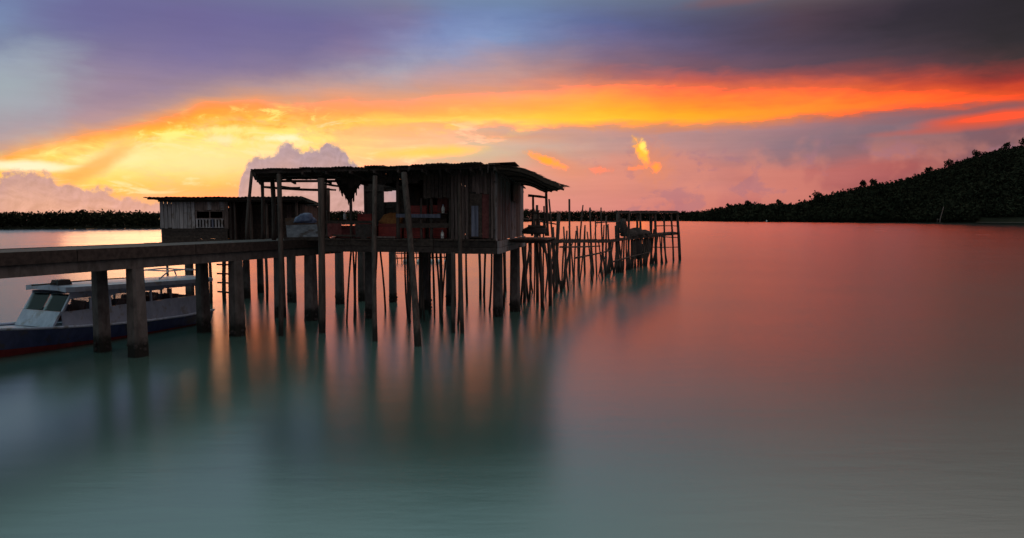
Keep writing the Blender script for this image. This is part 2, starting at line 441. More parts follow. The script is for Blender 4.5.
M = {}
M['pole'] = grain_mat('weathered_pole', (0.036, 0.027, 0.023), (0.10, 0.075, 0.064), (6, 6, 0.8), tide=True)
M['wood'] = grain_mat('old_timber', (0.036, 0.025, 0.021), (0.09, 0.066, 0.055), (5, 5, 5))
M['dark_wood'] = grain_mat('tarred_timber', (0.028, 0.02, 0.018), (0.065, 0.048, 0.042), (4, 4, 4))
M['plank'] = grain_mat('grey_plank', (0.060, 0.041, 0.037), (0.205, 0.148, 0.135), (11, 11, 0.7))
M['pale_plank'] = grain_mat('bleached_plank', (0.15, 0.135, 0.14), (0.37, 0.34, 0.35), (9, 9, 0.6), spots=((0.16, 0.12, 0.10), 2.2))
M['blue_paint'] = grain_mat('faded_blue_paint', (0.09, 0.095, 0.14), (0.19, 0.195, 0.26), (9, 9, 0.8))
M['concrete'] = grain_mat('old_concrete', (0.075, 0.064, 0.060), (0.155, 0.135, 0.128), (2.5, 2.5, 1.2), tide=True, bump=0.15, spots=((0.11, 0.10, 0.095), 1.6))
M['zinc'] = grain_mat('rusty_zinc', (0.06, 0.038, 0.03), (0.15, 0.10, 0.08), (2, 2, 2), rough=0.6, spots=((0.10, 0.045, 0.025), 1.3))
M['grey_zinc'] = grain_mat('grey_zinc', (0.24, 0.25, 0.28), (0.45, 0.46, 0.50), (2, 2, 2), rough=0.5, spots=((0.14, 0.11, 0.10), 2.0))
M['thatch'] = grain_mat('palm_thatch', (0.035, 0.025, 0.018), (0.085, 0.062, 0.046), (6, 6, 6))
M['sack'] = grain_mat('dark_sackcloth', (0.03, 0.024, 0.022), (0.075, 0.06, 0.055), (5, 5, 5))
M['red'] = grain_mat('red_plastic', (0.20, 0.025, 0.022), (0.34, 0.045, 0.035), (3, 3, 3), rough=0.45, bump=0.05)
M['maroon'] = grain_mat('maroon_cloth', (0.13, 0.035, 0.035), (0.22, 0.07, 0.065), (4, 4, 4))
M['orange_net'] = grain_mat('orange_netting', (0.26, 0.09, 0.03), (0.42, 0.19, 0.06), (8, 8, 8))
M['blue_tarp'] = grain_mat('blue_tarpaulin', (0.10, 0.13, 0.24), (0.22, 0.26, 0.40), (3, 3, 3), rough=0.5)
M['grey_tarp'] = grain_mat('grey_tarpaulin', (0.035, 0.028, 0.028), (0.12, 0.092, 0.088), (3, 3, 3), rough=0.6)
M['net'] = grain_mat('black_netting', (0.02, 0.018, 0.018), (0.06, 0.05, 0.048), (9, 9, 9))
M['white_plastic'] = grain_mat('white_plastic', (0.62, 0.62, 0.60), (0.78, 0.78, 0.76), (2, 2, 2), rough=0.4, bump=0)
M['hull_blue'] = grain_mat('navy_hull_paint', (0.022, 0.035, 0.10), (0.045, 0.065, 0.16), (2, 2, 1), rough=0.35, bump=0.03, spots=((0.05, 0.05, 0.07), 2.5), spec=0.5)
M['hull_red'] = grain_mat('red_bottom_paint', (0.13, 0.015, 0.02), (0.22, 0.03, 0.03), (2, 2, 1), rough=0.5, bump=0.03)
M['boat_white'] = grain_mat('boat_white_paint', (0.36, 0.41, 0.52), (0.52, 0.57, 0.68), (2, 2, 1), rough=0.4, bump=0.03, spots=((0.32, 0.31, 0.32), 3.0), spec=0.5)
M['boat_grey'] = grain_mat('boat_grey_paint', (0.17, 0.16, 0.18), (0.28, 0.27, 0.29), (2, 2, 1), rough=0.5, bump=0.03)
M['seat'] = grain_mat('boat_seat_vinyl', (0.12, 0.05, 0.04), (0.2, 0.09, 0.07), (3, 3, 3), rough=0.5)
M['metal'] = grain_mat('galvanised_tube', (0.35, 0.34, 0.36), (0.5, 0.5, 0.52), (3, 3, 3), rough=0.35, bump=0)
M['black'] = grain_mat('black_rubber', (0.012, 0.012, 0.013), (0.03, 0.03, 0.03), (3, 3, 3), rough=0.6, bump=0)
M['bark'] = grain_mat('bark', (0.04, 0.032, 0.026), (0.09, 0.075, 0.06), (3, 3, 0.6))
M['sand'] = grain_mat('beach_sand', (0.035, 0.027, 0.022), (0.065, 0.05, 0.04), (0.3, 0.3, 0.3), bump=0.1)
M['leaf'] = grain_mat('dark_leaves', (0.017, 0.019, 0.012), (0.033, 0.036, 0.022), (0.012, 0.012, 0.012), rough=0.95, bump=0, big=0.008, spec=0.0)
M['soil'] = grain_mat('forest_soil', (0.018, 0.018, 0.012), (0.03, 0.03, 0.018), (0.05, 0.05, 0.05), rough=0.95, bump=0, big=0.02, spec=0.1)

# glass
gm = bpy.data.materials.new('window_glass')
gm.use_nodes = True
gm.node_tree.nodes.clear()
g = NT(gm.node_tree)
tr = g.n('ShaderNodeBsdfTransparent')
tr.inputs[0].default_value = (0.72, 0.74, 0.76, 1)
gl = g.n('ShaderNodeBsdfGlossy')
gl.inputs['Roughness'].default_value = 0.06
fr = g.n('ShaderNodeFresnel')
fr.inputs[0].default_value = 1.35
mx = g.n('ShaderNodeMixShader')
g.link(fr.outputs[0], mx.inputs[0])
g.link(tr.outputs[0], mx.inputs[1])
g.link(gl.outputs[0], mx.inputs[2])
go = g.n('ShaderNodeOutputMaterial')
g.link(mx.outputs[0], go.inputs[0])
M['glass'] = gm

# water: turbid green body under a surface that the minutes-long exposure has smoothed
m = bpy.data.materials.new('sea_water')
m.use_nodes = True
m.node_tree.nodes.clear()
n = NT(m.node_tree)
t = n.n('ShaderNodeTexCoord')
sp = n.n('ShaderNodeSeparateXYZ')
n.link(t.outputs['Object'], sp.inputs[0])
big = n.noise(n.xyz(n.m('MULTIPLY', sp.outputs[0], 0.05), n.m('MULTIPLY', sp.outputs[1], 0.09)), 1.0, 4, 0.55)
rp = n.noise(n.xyz(n.m('MULTIPLY', sp.outputs[0], 0.35), n.m('MULTIPLY', sp.outputs[1], 1.6)), 1.2, 6, 0.6, 0.2)
bp = n.n('ShaderNodeBump')
bp.inputs['Strength'].default_value = 0.1
bp.inputs['Distance'].default_value = 0.05
n.link(rp, bp.inputs['Height'])
body = n.n('ShaderNodeBsdfDiffuse')
n.link(n.mix(n.smooth(big, 0.3, 0.7), (0.075, 0.15, 0.13), (0.09, 0.165, 0.14)), body.inputs[0])
gls = n.n('ShaderNodeBsdfGlossy', distribution='BECKMANN')
n.link(n.m('ADD', 0.19, n.m('MULTIPLY', big, 0.12)), gls.inputs['Roughness'])
n.link(bp.outputs[0], gls.inputs['Normal'])
frs = n.n('ShaderNodeFresnel')
frs.inputs[0].default_value = 4.6
n.link(bp.outputs[0], frs.inputs['Normal'])
wm = n.n('ShaderNodeMixShader')
n.link(frs.outputs[0], wm.inputs[0])
n.link(body.outputs[0], wm.inputs[1])
n.link(gls.outputs[0], wm.inputs[2])
wo = n.n('ShaderNodeOutputMaterial')
n.link(wm.outputs[0], wo.inputs[0])
M['water'] = m


# ------------------------------------------------------------------ object helpers
def wloc(o):
    v = Vector((0, 0, 0))
    while o is not None:
        v += o.location
        o = o.parent
    return v


def thing(name, label, cat, loc, group=None):
    o = bpy.data.objects.new(name, None)
    o.empty_display_size = 0.3
    COL.objects.link(o)
    o.location = loc
    o['label'] = label
    o['category'] = cat
    if group:
        o['group'] = group
    return o


def tag(o, label, cat, group=None):
    o['label'] = label
    o['category'] = cat
    if group:
        o['group'] = group
    return o


def kind(o, k):
    o['kind'] = k
    return o


class MB:
    """collects boxes, tubes and sheets in world coordinates; build() links them as one mesh object"""

    def __init__(self):
        self.v = []
        self.f = []

    def add(self, vs, fs):
        k = len(self.v)
        self.v += [tuple(p) for p in vs]
        self.f += [tuple(i + k for i in q) for q in fs]
        return self

    def hexa(self, lo, hi):
        """lo, hi: four corners each, same turning sense"""
        return self.add(list(lo) + list(hi), [(3, 2, 1, 0), (4, 5, 6, 7), (0, 1, 5, 4), (1, 2, 6, 5), (2, 3, 7, 6), (3, 0, 4, 7)])

    def beam(self, p0, p1, w, h, up=Vector((0, 0, 1))):
        """square bar from p0 to p1: w across, h along up"""
        p0, p1 = Vector(p0), Vector(p1)
        d = (p1 - p0).normalized()
        s = d.cross(up)
        if s.length < 1e-4:
            s = d.cross(Vector((0, 1, 0)))
        s = s.normalized() * w / 2
        u = s.cross(d).normalized() * h / 2
        return self.hexa([p0 - s - u, p0 + s - u, p0 + s + u, p0 - s + u], [p1 - s - u, p1 + s - u, p1 + s + u, p1 - s + u])

    def box(self, x0, x1, y0, y1, z0, z1):
        return self.hexa([(x0, y0, z0), (x1, y0, z0), (x1, y1, z0), (x0, y1, z0)], [(x0, y0, z1), (x1, y0, z1), (x1, y1, z1), (x0, y1, z1)])

    def tube(self, p0, p1, r0, r1, n=8, rings=2, bend=0.0, jit=0.0, cap=True):
        p0, p1 = Vector(p0), Vector(p1)
        d = p1 - p0
        dn = d.normalized()
        s = dn.cross(Vector((0.3, 0.9, 0.1))).normalized()
        u = dn.cross(s)
        ba = rnd.uniform(0, 6.28)
        bv = (s * math.cos(ba) + u * math.sin(ba)) * bend
        vs, fs = [], []
        for i in range(rings + 1):
            q = i / rings
            c = p0 + d * q + bv * math.sin(q * math.pi)
            r = r0 + (r1 - r0) * q
            if jit:
                r *= 1 + rnd.uniform(-jit, jit)
            for k in range(n):
                a = 2 * math.pi * k / n
                vs.append(c + (s * math.cos(a) + u * math.sin(a)) * r)
        for i in range(rings):
            for k in range(n):
                fs.append((i * n + k, i * n + (k + 1) % n, (i + 1) * n + (k + 1) % n, (i + 1) * n + k))
        if cap:
            fs.append(tuple(range(n))[::-1])
            fs.append(tuple(rings * n + k for k in range(n)))
        return self.add(vs, fs)

    def path(self, pts, r, n=6):
        for a, b_ in zip(pts, pts[1:]):
            self.tube(a, b_, r, r, n)
        return self

    def build(self, name, mat, parent=None, smooth=False, stuff=False):
        o0 = wloc(parent)
        me = bpy.data.meshes.new(name)
        me.from_pydata([(x - o0.x, y - o0.y, z - o0.z) for x, y, z in self.v], [], self.f)
        bm = bmesh.new()
        bm.from_mesh(me)
        bmesh.ops.recalc_face_normals(bm, faces=bm.faces)
        bm.to_mesh(me)
        bm.free()
        me.materials.append(mat)
        if smooth:
            for p in me.polygons:
                p.use_smooth = True
        o = bpy.data.objects.new(name, me)
        COL.objects.link(o)
        o.parent = parent
        if stuff:
            o['kind'] = 'stuff'
        return o


def pole(name, parent, p0, p1, r0=0.06, r1=0.05, mat='pole', bend=0.05, n=8):
    return MB().tube(p0, p1, r0, r1, n, 6, bend, 0.12).build(name, M[mat], parent, smooth=True)


def lump(center, size, seed, amp=0.25, squash_bottom=True, nu=14, nv=9):
    """an uneven heap: returns an MB"""
    rr = random.Random(seed)
    ph = [rr.uniform(0, 6.28) for _ in range(8)]
    vs, fs = [], []
    for j in range(nv + 1):
        th = math.pi * j / nv
        for i in range(nu):
            a = 2 * math.pi * i / nu
            k = 1 + amp * (0.5 * math.sin(3 * a + ph[0] + 2 * th) + 0.35 * math.sin(5 * a + ph[1] - 3 * th) + 0.3 * math.sin(7 * th + ph[2] + a) + 0.3 * math.sin(9 * a + ph[3])) * math.sin(th)
            z = math.cos(th) * k
            if squash_bottom and z < 0:
                z *= 0.15
            vs.append((center[0] + size[0] * k * math.sin(th) * math.cos(a), center[1] + size[1] * k * math.sin(th) * math.sin(a), center[2] + size[2] * z))
    for j in range(nv):
        for i in range(nu):
            fs.append((j * nu + i, j * nu + (i + 1) % nu, (j + 1) * nu + (i + 1) % nu, (j + 1) * nu + i))
    return MB().add(vs, fs)


# ------------------------------------------------------------------ water
mb = MB()
ys = [-400, -60, -10, 10, 30, 60, 120, 300, 900, 3000, 9000]
xs = [-7000, -1500, -400, -100, -30, 0, 30, 100, 400, 1500, 7000]
vs = [(x, y, 0) for y in ys for x in xs]
nx = len(xs)
fs = [(j * nx + i, j * nx + i + 1, (j + 1) * nx + i + 1, (j + 1) * nx + i) for j in range(len(ys) - 1) for i in range(nx - 1)]
kind(mb.add(vs, fs).build('water', M['water']), 'structure')

# ------------------------------------------------------------------ far shores, hill and forest
SIL = [(680, 211), (703, 209), (717, 206.7), (730, 204.6), (747, 203.3), (767, 202.6), (794, 202.3), (804, 200), (818, 196), (831, 192), (848, 188.5),
       (868, 185), (888, 181), (908, 176.4), (922, 173), (935, 168.7), (949, 163.7), (965, 157.6), (982, 153), (999, 148.5), (1016, 145), (1060, 136), (1150, 122), (1300, 112), (1500, 118)]
SHORE_R = [(680, 900), (720, 800), (780, 720), (860, 650), (950, 600), (1024, 560), (1300, 430), (1500, 380)]
BACK_R = [(680, 25), (720, 40), (800, 60), (860, 110), (950, 170), (1024, 200), (1300, 220), (1500, 220)]
TREE_H = 9.0


def hill_pt(px, v):
    """v 0 at the water, 1 on the ridge, 2 behind it"""
    Y0 = interp(SHORE_R, px)
    bk = interp(BACK_R, px)
    Yr = Y0 + bk
    top = CAM_Z + (218 - interp(SIL, px)) / FOC * Yr
    zr = max(0.8, top - min(TREE_H, 0.75 * top))
    Y = Y0 + bk * v
    if v <= 1:
        s = v + 0.12 * math.sin(math.pi * v)
        z = 0.3 + (zr - 0.3) * s
    else:
        z = zr * (1 - 0.75 * (v - 1) ** 1.3)
    z += 1.2 * math.sin(px * 0.11 + v * 7) * min(1, v * 3) * min(1.0, zr / 15)
    if v <= 0:
        z = -1.5
    k = Y
    return Vector(((px - 512) / FOC * k, Y, z))


mb = MB()
cols = list(np.arange(680, 1501, 10))
vv = [0, 0.02, 0.1, 0.25, 0.4, 0.55, 0.7, 0.85, 1.0, 1.2, 1.5, 2.0]
vs = [hill_pt(c, v) for c in cols for v in vv]
nv = len(vv)
fs = [(i * nv + j, (i + 1) * nv + j, (i + 1) * nv + j + 1, i * nv + j + 1) for i in range(len(cols) - 1) for j in range(nv - 1)]
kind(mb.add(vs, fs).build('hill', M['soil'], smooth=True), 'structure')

FAR = [(-500, 190), (-200, 215), (0, 245), (160, 265), (250, 330), (330, 430), (470, 650), (560, 850), (640, 900), (760, 930)]


def far_pt(px, d, z):
    Y = interp(FAR, px) + d
    return Vector(((px - 512) / FOC * Y, Y, z))


mb = MB()
cols = list(range(-500, 761, 12))
prof_f = [(0, -1.2), (1.5, 0.35), (15, 0.8), (80, 1.6), (260, 2.0)]
vs = [far_pt(c, d * (1 + interp(FAR, c) / 800), z) for c in cols for d, z in prof_f]
nv = len(prof_f)
fs = [(i * nv + j, (i + 1) * nv + j, (i + 1) * nv + j + 1, i * nv + j + 1) for i in range(len(cols) - 1) for j in range(nv - 1)]
kind(mb.add(vs, fs).build('far_shore', M['soil'], smooth=True), 'structure')

# crowns: clumps of small leaf faces spread through each crown's volume
nr = np.random.default_rng(5)


def crown_arrays(cx, cy, cz, rx, rz, nleaf, lsz):
    u = nr.normal(size=(nleaf, 3))
    u /= np.linalg.norm(u, axis=1)[:, None]
    rad = nr.uniform(0.45, 1.08, size=(nleaf, 1)) ** 0.6
    lob = 1 + 0.28 * np.sin(u[:, :1] * 5 + cx) * np.cos(u[:, 1:2] * 4 + cy)
    c = u * rad * lob * np.array([rx, rx, rz]) + np.array([cx, cy, cz])
    a = nr.normal(size=(nleaf, 3))
    a /= np.linalg.norm(a, axis=1)[:, None]
    b_ = np.cross(a, nr.normal(size=(nleaf, 3)))
    b_ /= np.linalg.norm(b_, axis=1)[:, None] + 1e-9
    s = lsz * nr.uniform(0.6, 1.3, size=(nleaf, 1))
    return np.stack([c - a * s, c - b_ * s * 0.7, c + a * s, c + b_ * s * 0.7], axis=1).reshape(-1, 3)


def leaf_mesh(name, arrs, mat, parent=None):
    V = np.concatenate(arrs)
    o0 = wloc(parent)
    V = V - np.array(o0)
    F = np.arange(len(V)).reshape(-1, 4)
    me = bpy.data.meshes.new(name)
    me.vertices.add(len(V))
    me.vertices.foreach_set('co', V.astype(np.float32).ravel())
    me.loops.add(F.size)
    me.loops.foreach_set('vertex_index', F.astype(np.int32).ravel())
    me.polygons.add(len(F))
    me.polygons.foreach_set('loop_start', np.arange(0, F.size, 4, dtype=np.int32))
    me.update(calc_edges=True)
    me.materials.append(mat)
    o = bpy.data.objects.new(name, me)
    COL.objects.link(o)
    o.parent = parent
    return o


arr = []
for px in np.arange(682, 1500, 1.9):
    bk = interp(BACK_R, px)
    step = 8.5
    k = 0.01
    while k < 1.25:
        p = hill_pt(px + nr.uniform(-2, 2), k)
        zr = hill_pt(px, 1.0).z
        hgt = (0.5 + 0.62 * nr.random() ** 2.0) * min(TREE_H, 2.2 + 0.75 * TREE_H * min(1, (zr + 4) / 14))
        if px > 975 and k < 0.018:
            k += step / bk * nr.uniform(0.7, 1.3)
            continue
        r = hgt * nr.uniform(0.38, 1.0)
        arr.append(crown_arrays(p.x, p.y, p.z + hgt * 0.52, r, hgt * 0.5, 70, 0.35 + r * 0.15))
        k += step / bk * nr.uniform(0.7, 1.3)
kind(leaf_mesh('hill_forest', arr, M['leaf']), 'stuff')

arr = []
px = -490.0
while px < 750:
    Y0 = interp(FAR, px)
    top = 3.9 + (218 - (211.3 + 0.7 * math.sin(px * 0.05) + 0.5 * math.sin(px * 0.21))) / FOC * Y0
    if 520 < px < 540:
        top += 3
    for rowd in (2.0, 7.0, 13.0, 20.0):
        hgt = (top - 0.6) * nr.uniform(0.93, 1.0)
        r = 1.9 * nr.uniform(0.7, 1.5) * (1 + Y0 / 1500)
        p = far_pt(px + nr.uniform(-3, 3), rowd * (1 + Y0 / 800) + nr.uniform(-1.5, 1.5), 0.5)
        arr.append(crown_arrays(p.x, p.y, 0.5 + hgt * 0.52, r, hgt * 0.5, 56, 0.36 + Y0 / 1900))
    px += 0.9 * FOC / Y0 * (1 + Y0 / 900)
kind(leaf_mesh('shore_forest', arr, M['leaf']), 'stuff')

# single trees that stand out of the ridge line
for px, dy, rr_, lab in [
        (816, 5.0, 6.0, 'round dark tree standing out at the foot of the ridge slope'), (861, 6.0, 3.6, 'slim tree with bare trunk, left one of the ridge pair'),
        (871, 5.5, 3.8, 'slim tree with bare trunk, right one of the ridge pair'), (945, 5.5, 4.8, 'bushy tree bulging from the steep upper ridge'),
        (1001, 5.0, 4.6, 'broad crowned tree just below the hilltop'), (1018, 6.0, 4.6, 'tallest tree on the hilltop by the frame edge'),
        (747, 3.0, 3.6, 'low bushy tree on the hill\'s flat lower end'), (778, 3.0, 3.4, 'small tree rising from the flat stretch of the ridge'),
        (925, 4.5, 4.4, 'domed tree halfway up the steep ridge'), (972, 5.0, 4.8, 'wide dark tree crowning the upper slope')]:
    p = hill_pt(px, 1.0)
    pxl, base = px, p
    topz = CAM_Z + (218 - (interp(SIL, px) - dy)) / FOC * p.y
    hgt = topz - p.z
    t_ = thing('ridge_tree', lab, 'tree', p, 'trees standing out of the hill ridge')
    tm = MB()
    tm.tube(p - Vector((0, 0, 0.5)), p + Vector((0.3, 0, hgt * 0.6)), 0.35, 0.18, 7, 4, 0.2)
    for k in range(4):
        a = k * 1.7 + px
        tm.tube(p + Vector((0.2, 0, hgt * (0.42 + 0.05 * k))), p + Vector((math.cos(a) * rr_ * 0.6, math.sin(a) * rr_ * 0.6, hgt * 0.72)), 0.14, 0.06, 5)
    tm.build('trunk', M['bark'], t_)
    cr = [crown_arrays(p.x + math.cos(k * 2.1 + px) * rr_ * 0.4, p.y + math.sin(k * 2.1 + px) * rr_ * 0.4, p.z + hgt * (0.66 + 0.06 * (k % 3)), rr_ * 0.62, hgt * 0.22, 60, 0.75) for k in range(6)]
    leaf_mesh('crown', cr, M['leaf'], t_)

# sandy strip under the hill at the right, with a leaning pale pole
mb = MB()
pts = [(975, 0.0), (990, 1.0), (1024, 2.0), (1100, 4.0), (1250, 4.0)]
vs = []
for px_, w_ in pts:
    Y0 = interp(SHORE_R, px_)
    for dd, z in ((-w_ - 2, -0.25), (-w_ * 0.5, 0.35), (3, 0.6), (8, 0.8)):
        vs.append(((px_ - 512) / FOC * (Y0 + dd), Y0 + dd, z))
fs = [(i * 4 + j, (i + 1) * 4 + j, (i + 1) * 4 + j + 1, i * 4 + j + 1) for i in range(len(pts) - 1) for j in range(3)]
kind(mb.add(vs, fs).build('beach', M['sand'], smooth=True), 'structure')
Yp = interp(SHORE_R, 940) - 8
pp = Vector(((938.5 - 512) / FOC * Yp, Yp, -1))
t_ = thing('mooring_pole', 'slim leaning pole standing in the water below the wooded hill', 'pole', Vector((pp.x, pp.y, 0)))
MB().tube(pp, pp + Vector((3.0, 0, 14.5)), 0.45, 0.3, 8, 5, 0.2).build('shaft', M['plank'], t_, smooth=True)
MB().beam(pp + Vector((-2.2, 0.2, 3.4)), pp + Vector((0.9, 0.2, 3.9)), 0.3, 0.3).build('crossbar', M['plank'], t_)
MB().tube(pp + Vector((-2.0, 0, 0)), pp + Vector((-2.0, 0, 4.6)), 0.35, 0.3, 8, 3, 0.1).build('side_post', M['pole'], t_, smooth=True)
Yb = interp(SHORE_R, 766) - 12
bp_ = Vector(((766 - 512) / FOC * Yb, Yb, 0))
t_ = thing('buoy', 'small white buoy floating in front of the far wooded shore', 'buoy', bp_)
lump(bp_ + Vector((0, 0, 0.5)), (0.9, 0.9, 0.9), 3, 0.02, False).build('float', M['white_plastic'], t_, smooth=True)
MB().tube(bp_ + Vector((0, 0, 1.2)), bp_ + Vector((0.05, 0, 2.3)), 0.14, 0.1, 8).build('stem', M['white_plastic'], t_)

# ------------------------------------------------------------------ concrete walkway
wd = Vector((0.388, 0.922, 0)).normalized()
wn = Vector((-0.922, 0.388, 0)).normalized()
WP0 = Vector((-10.35, 19.0, 0))


def wk(t, d, z):
    return WP0 + wd * t + wn * d + Vector((0, 0, z))


walk = thing('concrete_walkway', 'long concrete walkway on thick square piles running from the left to the huts', 'walkway', wk(0, 1.1, 0))
T0, T1, WW = -13.0, 9.2, 2.25
cuts = [T0, -9.2, -5.5, -1.8, 1.9, 5.6, T1]
for a, b_ in zip(cuts, cuts[1:]):
    g_ = 0.012
    mb = MB().hexa([wk(a + g_, 0.06, 2.93), wk(b_ - g_, 0.06, 2.93), wk(b_ - g_, WW - .06, 2.93), wk(a + g_, WW - .06, 2.93)],
                   [wk(a + g_, 0.06, 3.085), wk(b_ - g_, 0.06, 3.085), wk(b_ - g_, WW - .06, 3.085), wk(a + g_, WW - .06, 3.085)])
    mb.build('deck_slab', M['concrete'], walk)
    for dd in (0.0, WW - 0.055):
        MB().hexa([wk(a + g_, dd, 2.80), wk(b_ - g_, dd, 2.80), wk(b_ - g_, dd + .055, 2.80), wk(a + g_, dd + .055, 2.80)],
                  [wk(a + g_, dd, 3.10 + rnd.uniform(0, .012)), wk(b_ - g_, dd, 3.10), wk(b_ - g_, dd + .055, 3.10), wk(a + g_, dd + .055, 3.10)]).build('fascia_board', M['dark_wood'], walk)
for dd in (0.10, WW - 0.38):
    MB().hexa([wk(T0, dd, 2.5), wk(T1, dd, 2.5), wk(T1, dd + .28, 2.5), wk(T0, dd + .28, 2.5)],
              [wk(T0, dd, 2.925), wk(T1, dd, 2.925), wk(T1, dd + .28, 2.925), wk(T0, dd + .28, 2.925)]).build('edge_beam', M['concrete'], walk)


def sq_pile(parent, base, top_z, w0, w1, turn=None, name='pile', foot=True, mat='concrete', lean=(0, 0)):
    ax = turn or wd
    ay = Vector((-ax.y, ax.x, 0))
    mb = MB()
    L = []
    for z, w in ((-1.5, w0), (0.0, w0), (1.2, (w0 + w1) / 2), (top_z, w1)):
        c = Vector((base[0] + lean[0] * z, base[1] + lean[1] * z, z))
        ch = w * 0.16
        h = w / 2
        ring = [(-h + ch, -h), (h - ch, -h), (h, -h + ch), (h, h - ch), (h - ch, h), (-h + ch, h), (-h, h - ch), (-h, -h + ch)]
        L.append([c + ax * x + ay * y for x, y in ring])
    vs = [p for r_ in L for p in r_]
    fs = [tuple(range(8))[::-1], tuple(24 + k for k in range(8))]
    for i in range(3):
        for k in range(8):
            fs.append((i * 8 + k, i * 8 + (k + 1) % 8, (i + 1) * 8 + (k + 1) % 8, (i + 1) * 8 + k))
    o = mb.add(vs, fs).build(name, M[mat], parent)
    if foot:
        fb = MB()
        rr = random.Random(int(base[0] * 100))
        for k in range(16):                               # lumps of barnacles round the foot
            a = rr.uniform(0, 6.28)
            rad = w0 * 0.50
            cc = Vector((base[0] + math.cos(a) * rad, base[1] + math.sin(a) * rad, rr.uniform(0.02, 0.42)))
            s = rr.uniform(0.03, 0.07)
            l_ = lump(cc, (s, s, s * 1.1), k, 0.3, False, 6, 4)
            fb.add(l_.v, l_.f)
        fb.build('barnacles', M['net'], o, stuff=True)
    return o


for tt in (-12.0, -8.3, -4.5, 0.0, 3.7, 7.45):
    q = wk(tt, 0.24, 0)
    sq_pile(walk, (q.x, q.y), 2.497, 0.44, 0.37)
    q = wk(tt + .10, 1.84, 0)
    sq_pile(walk, (q.x, q.y), 2.517, 0.38, 0.33)
    MB().hexa([wk(tt - .15, .40, 2.52), wk(tt + .15, .40, 2.52), wk(tt + .15, WW - .40, 2.52), wk(tt - .15, WW - .40, 2.52)],
              [wk(tt - .15, .40, 2.92), wk(tt + .15, .40, 2.92), wk(tt + .15, WW - .40, 2.92), wk(tt - .15, WW - .40, 2.92)]).build('cross_beam', M['concrete'], walk)

# ------------------------------------------------------------------ main stilt house
HA = Vector((-0.9888, 0.149, 0)).normalized()     # along the front, to the left
HB = Vector((0.149, 0.9888, 0)).normalized()      # to the back
HC = Vector((-0.55, 23.5, 0))


def hp(t, d, z):
    return HC + HA * t + HB * d + Vector((0, 0, z))


house = thing('stilt_house', 'large dark plank house on stilts with open verandah and ragged roof', 'house', hp(3, 3.5, 0))
# platform
plat = MB()
for d in (0.30, 2.0, 3.6, 5.2, 6.9):
    plat.beam(hp(0.05, d, 2.86), hp(6.3 if d < 4.5 else 2.6, d, 2.86), 0.16, 0.22)
plat.build('floor_frame', M['dark_wood'], house)
for i in range(34):
    t = 0.10 + i * 0.187
    dep = 4.4 if t > 2.5 else 7.1
    zt = 3.17 + rnd.uniform(-.008, .008)
    b0, b1 = rnd.uniform(-.10, .02), dep + rnd.uniform(0, .1)
    MB().hexa([hp(t - .088, b0, 3.12), hp(t + .088, b0, 3.12), hp(t + .088, b1, 3.12), hp(t - .088, b1, 3.12)],
              [hp(t - .088, b0, zt), hp(t + .088, b0, zt), hp(t + .088, b1, zt), hp(t - .088, b1, zt)]).build('floor_board', M['wood'], house)
for (t0, t1, z0, z1, mk) in ((0.0, 2.2, 2.66, 2.88, 'dark_wood'), (0.0, 2.2, 2.895, 3.118, 'dark_wood'), (2.22, 6.35, 2.70, 2.90, 'dark_wood'), (2.22, 6.35, 2.915, 3.118, 'wood')):
    MB().hexa([hp(t0, 0.02, z0), hp(t1, 0.02, z0), hp(t1, .09, z0), hp(t0, .09, z0)], [hp(t0, 0.0, z1), hp(t1, 0.0, z1), hp(t1, .09, z1), hp(t0, .09, z1)]).build('fascia_board', M[mk], house)
for z0, z1, mk in ((2.66, 2.87, 'pale_plank'), (2.885, 3.10, 'pale_plank')):
    MB().hexa([hp(-.02, 0.1, z0), hp(-.09, .1, z0), hp(-.09, 7.15, z0), hp(-.02, 7.15, z0)], [hp(-.02, 0.1, z1), hp(-.09, .1, z1), hp(-.09, 7.15, z1), hp(-.02, 7.15, z1)]).build('side_beam', M[mk], house)

# thick piles and thin props under the platform (pixel of the foot, half width)
for px, py, w in ((498, 316, .36), (515, 311, .40), (425, 309, .46), (451, 305, .40), (340, 304, .34), (362, 301, .30), (393, 302, .30), (292, 302, .34), (370, 318, .30)):
    q = on(px, py)
    sq_pile(house, (q.x, q.y), 2.75 if px != 370 else 3.1, w * 1.05, w * .92, HA)
for (x0, y0, x1, y1, r, mk) in ((453, 262, 454, 333, .07, 'pole'), (459, 168, 463, 334, .075, 'pole'), (438, 196, 442, 306, .055, 'pole'), (408, 256, 410, 300, .06, 'pole'),
                                (466, 258, 468, 303, .06, 'pole'), (479, 258, 480, 300, .07, 'pole'), (485, 258, 482, 296, .05, 'pole'), (433, 258, 434, 296, .05, 'pole'),
                                (505, 256, 507, 292, .06, 'pole'), (411, 252, 412, 262, .03, 'pole'), (305, 260, 307, 290, .05, 'pole')):
    b_ = on(x1, y1)
    Yt = b_.y if y0 > 240 or x0 < 450 else 23.35
    top = at(x0, y0, max(Yt, 23.4) if y0 < 240 else b_.y)
    if y0 > 240:
        top.z = max(top.z, 2.75)
    pole('prop', house, (b_.x, b_.y, -1.2), top, r, r * .85)

for k in range(24):
    t, d = rnd.uniform(.2, 6.2), rnd.uniform(1.0, 4.2)
    if t < 2.4:
        d = rnd.uniform(1.0, 6.8)
    f_ = hp(t + rnd.uniform(-.35, .35), d + rnd.uniform(-.3, .3), -1.2)
    pole('prop', house, f_, hp(t, d, 3.08), rnd.uniform(.035, .06), .035, 'pole', .08)

